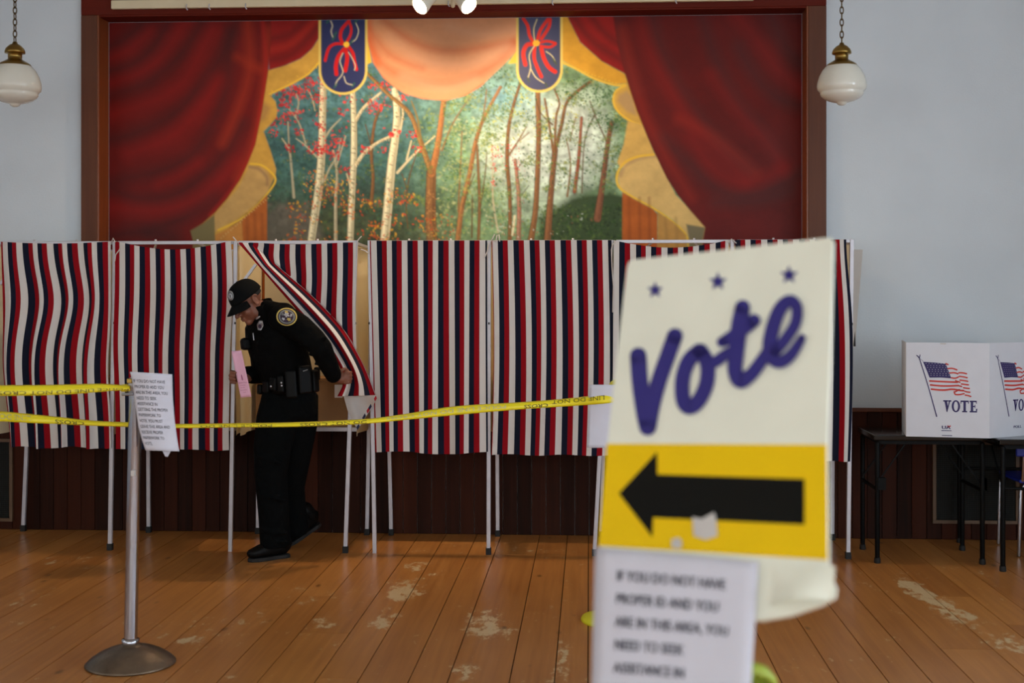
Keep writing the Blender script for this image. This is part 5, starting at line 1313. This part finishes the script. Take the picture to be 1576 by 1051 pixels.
for x, y, a, b, m in ((441, 485, 5, 4, 'silver'), (445, 492, 4, 2.6, 'gold'), (436.5, 491, 3.2, 2.2, 'silver'), (441, 481, 3.4, 2, 'gold'), (448, 486, 2.2, 3, 'silver'), (435, 484, 2, 2.6, 'greythread')):
    decal(bs, x, y, a, b, .5, .005, 'patch_emblem', M[m], pt, shape=lambda t: .75+.25*math.cos(5*t))
def gear(bv, x, y, w, h, dp, name, m, parent, bev=.006, off=0.0, tilt=0, y0=None):
    p, n = hit(bv, x, y)
    if p is None: p, n = P(x, y, 7.42), -FV
    n = Vector((n.x, n.y, 0)).normalized(); s_ = ZV.cross(n).normalized(); u = ZV
    if tilt: R3 = Matrix.Rotation(tilt, 3, n); s_ = R3 @ s_; u = R3 @ u
    c = p+n*(dp/2-.008+off)+ZV*((595-y0)/267 if y0 else 0); mb = MB(); vs = []
    for k in (-1, 1):
        for i, j in ((-1, -1), (1, -1), (1, 1), (-1, 1)): vs.append(c+n*k*dp/2+s_*i*w/2+u*j*h/2)
    mb.add(vs, [(0, 3, 2, 1), (4, 5, 6, 7), (0, 1, 5, 4), (1, 2, 6, 5), (2, 3, 7, 6), (3, 0, 4, 7)])
    return mb.build(name, m, parent, bevel=bev)
bad = decal(bs, 401.5, 501, 4.6, 8.2, .12, .006, 'chest_badge', M['silver'], shirt, shape=lambda t: 1+.06*math.cos(6*t)); decal(bs, 401.3, 503, 2.3, 3, 0, .008, 'badge_seal', M['patch'], bad)
decal(bs, 397.5, 489, 4.5, 1.6, -.55, .006, 'collar_pin', M['silver'], shirt)
mb = MB(); 
a_, n_ = hit(bs, 391, 513); b__, _ = hit(bs, 392, 523)
if a_ is not None and b__ is not None: MB().capsule([a_+n_*.006, b__+n_*.006], .0035, n=8).build('pen_clip', M['silver'], shirt, smooth=True)
gear(bs, 384, 529, .055, .07, .06, 'radio_microphone', M['leather'], shirt, .018, tilt=.25)
for x, y, w, h, dp in ((404, 598, .055, .06, .03), (414, 594, .06, .07, .032), (425, 590, .055, .08, .034), (435, 590, .045, .10, .036), (448, 590, .065, .16, .042), (466, 583, .08, .16, .046), (479, 585, .05, .13, .045), (484, 574, .03, .08, .035)):
    gear(bb_ if hit(bb_, x, 595)[0] is not None else bs, x, 596, w, h, dp, 'belt_pouch', M['leather'], belt, .012, off=.008, y0=y, tilt=.07*math.sin(x))
for x, y in ((406.5, 597.5), (417, 594.5), (433, 589), (433.5, 593.5)):
    p, n = hit(bb_, x, 596)
    if p is None: continue
    c = P(x, y, (p-EYEV).dot(FV)-.062); MB().ellipsoid(c, ((.0055, 0, 0), (0, .005, 0), (0, 0, .006)), 12, 8).build('snap', M['silver'], belt, smooth=True)
c = P(467, 571, 7.36); MB().capsule([c, P(473, 569, 7.36)], .003, n=6).build('pouch_stitch', M['greythread'], belt, smooth=True)
# ---- cap
cp = MB()
def capf(u, v):
    az = 2*math.pi*u; fr = max(0, math.sin(az)); th = v*(1.46+.16*fr)
    return H(.082*math.sin(th)**.88*math.cos(az), -.008+(.099+.006*fr)*math.sin(th)**.88*math.sin(az), .030+(.094+.012*fr*math.sin(th))*math.cos(th)-.012*(v**3)*(1-fr))
cp.grid(capf, 48, 16); cap = cp.build('cap', M['cap'], person, smooth=True, solid=.004)
bm_ = MB()
def brim(u, v):
    t_ = (u-.5)*2; az = math.pi/2-t_*1.12; ix, iy = .080*math.cos(az), -.008+.103*math.sin(az)
    ext = .060*math.sqrt(max(0, 1-abs(t_)**2.6)); 
    return H(ix*(1+.10*v*(1-abs(t_))), iy+ext*v, .030-.030*v-.020*t_*t_*(.4+v*.6)-.002)
bm_.grid(brim, 30, 10); bm_.build('cap_brim', M['cap'], cap, smooth=True, solid=.004)
MB().ellipsoid(H(0, -.008, .126), (HV(.008, 0, 0), HV(0, .008, 0), HV(0, 0, .004)), 12, 8).build('cap_button', M['cap'], cap, smooth=True)
bc_ = world_bvh(cap)
cbg = decal(bc_, 355.5, 455.0, 4.6, 7.4, -.12, .004, 'cap_badge', M['greythread'], cap); decal(bc_, 355.5, 456, 2.6, 4.2, -.1, .0055, 'badge_seal', M['silver'], cbg, ring=.55)
# ---- pink ballot sheet in the right hand
dpp = h2-.052
def pk(u, v): return P(356+u*15.5+v*(14.5+1.0*u), 540.5-u*1.5+v*71.5, dpp+.004*math.sin(u*3)+.025*(v-.5)**2)
ps = MB().grid(pk, 6, 14).build('ballot_sheet', M['pink'], None, smooth=True, solid=.0008)
tag(ps, 'long pink printed sheet held in the right hand of the officer', 'paper')
tx = MB()
for i, (s, sc_, yy, x0) in enumerate((('Official', .09, .62, .38), ('Ballot Form', .17, .70, .12), ('November', .12, .75, .2), ('General', .12, .80, .16), ('Instructions', .12, .85, .14), ('Sample', .10, .90, .3))):
    put_text(tx, s, lambda a, b: Vector(pk(a, b))-FV*.002, sc_, -sc_*.26, x0, yy)
MBs = tx.build('printed_words', M['pinkink'], ps)
mb = MB(); v, f = stroke2d([(.5, .56), (.52, .575), (.5, .59)], .1, 3); mb.add([Vector(pk(a, b))-FV*.002 for a, b in v], f); mb.build('printed_seal', M['pinkink'], ps)
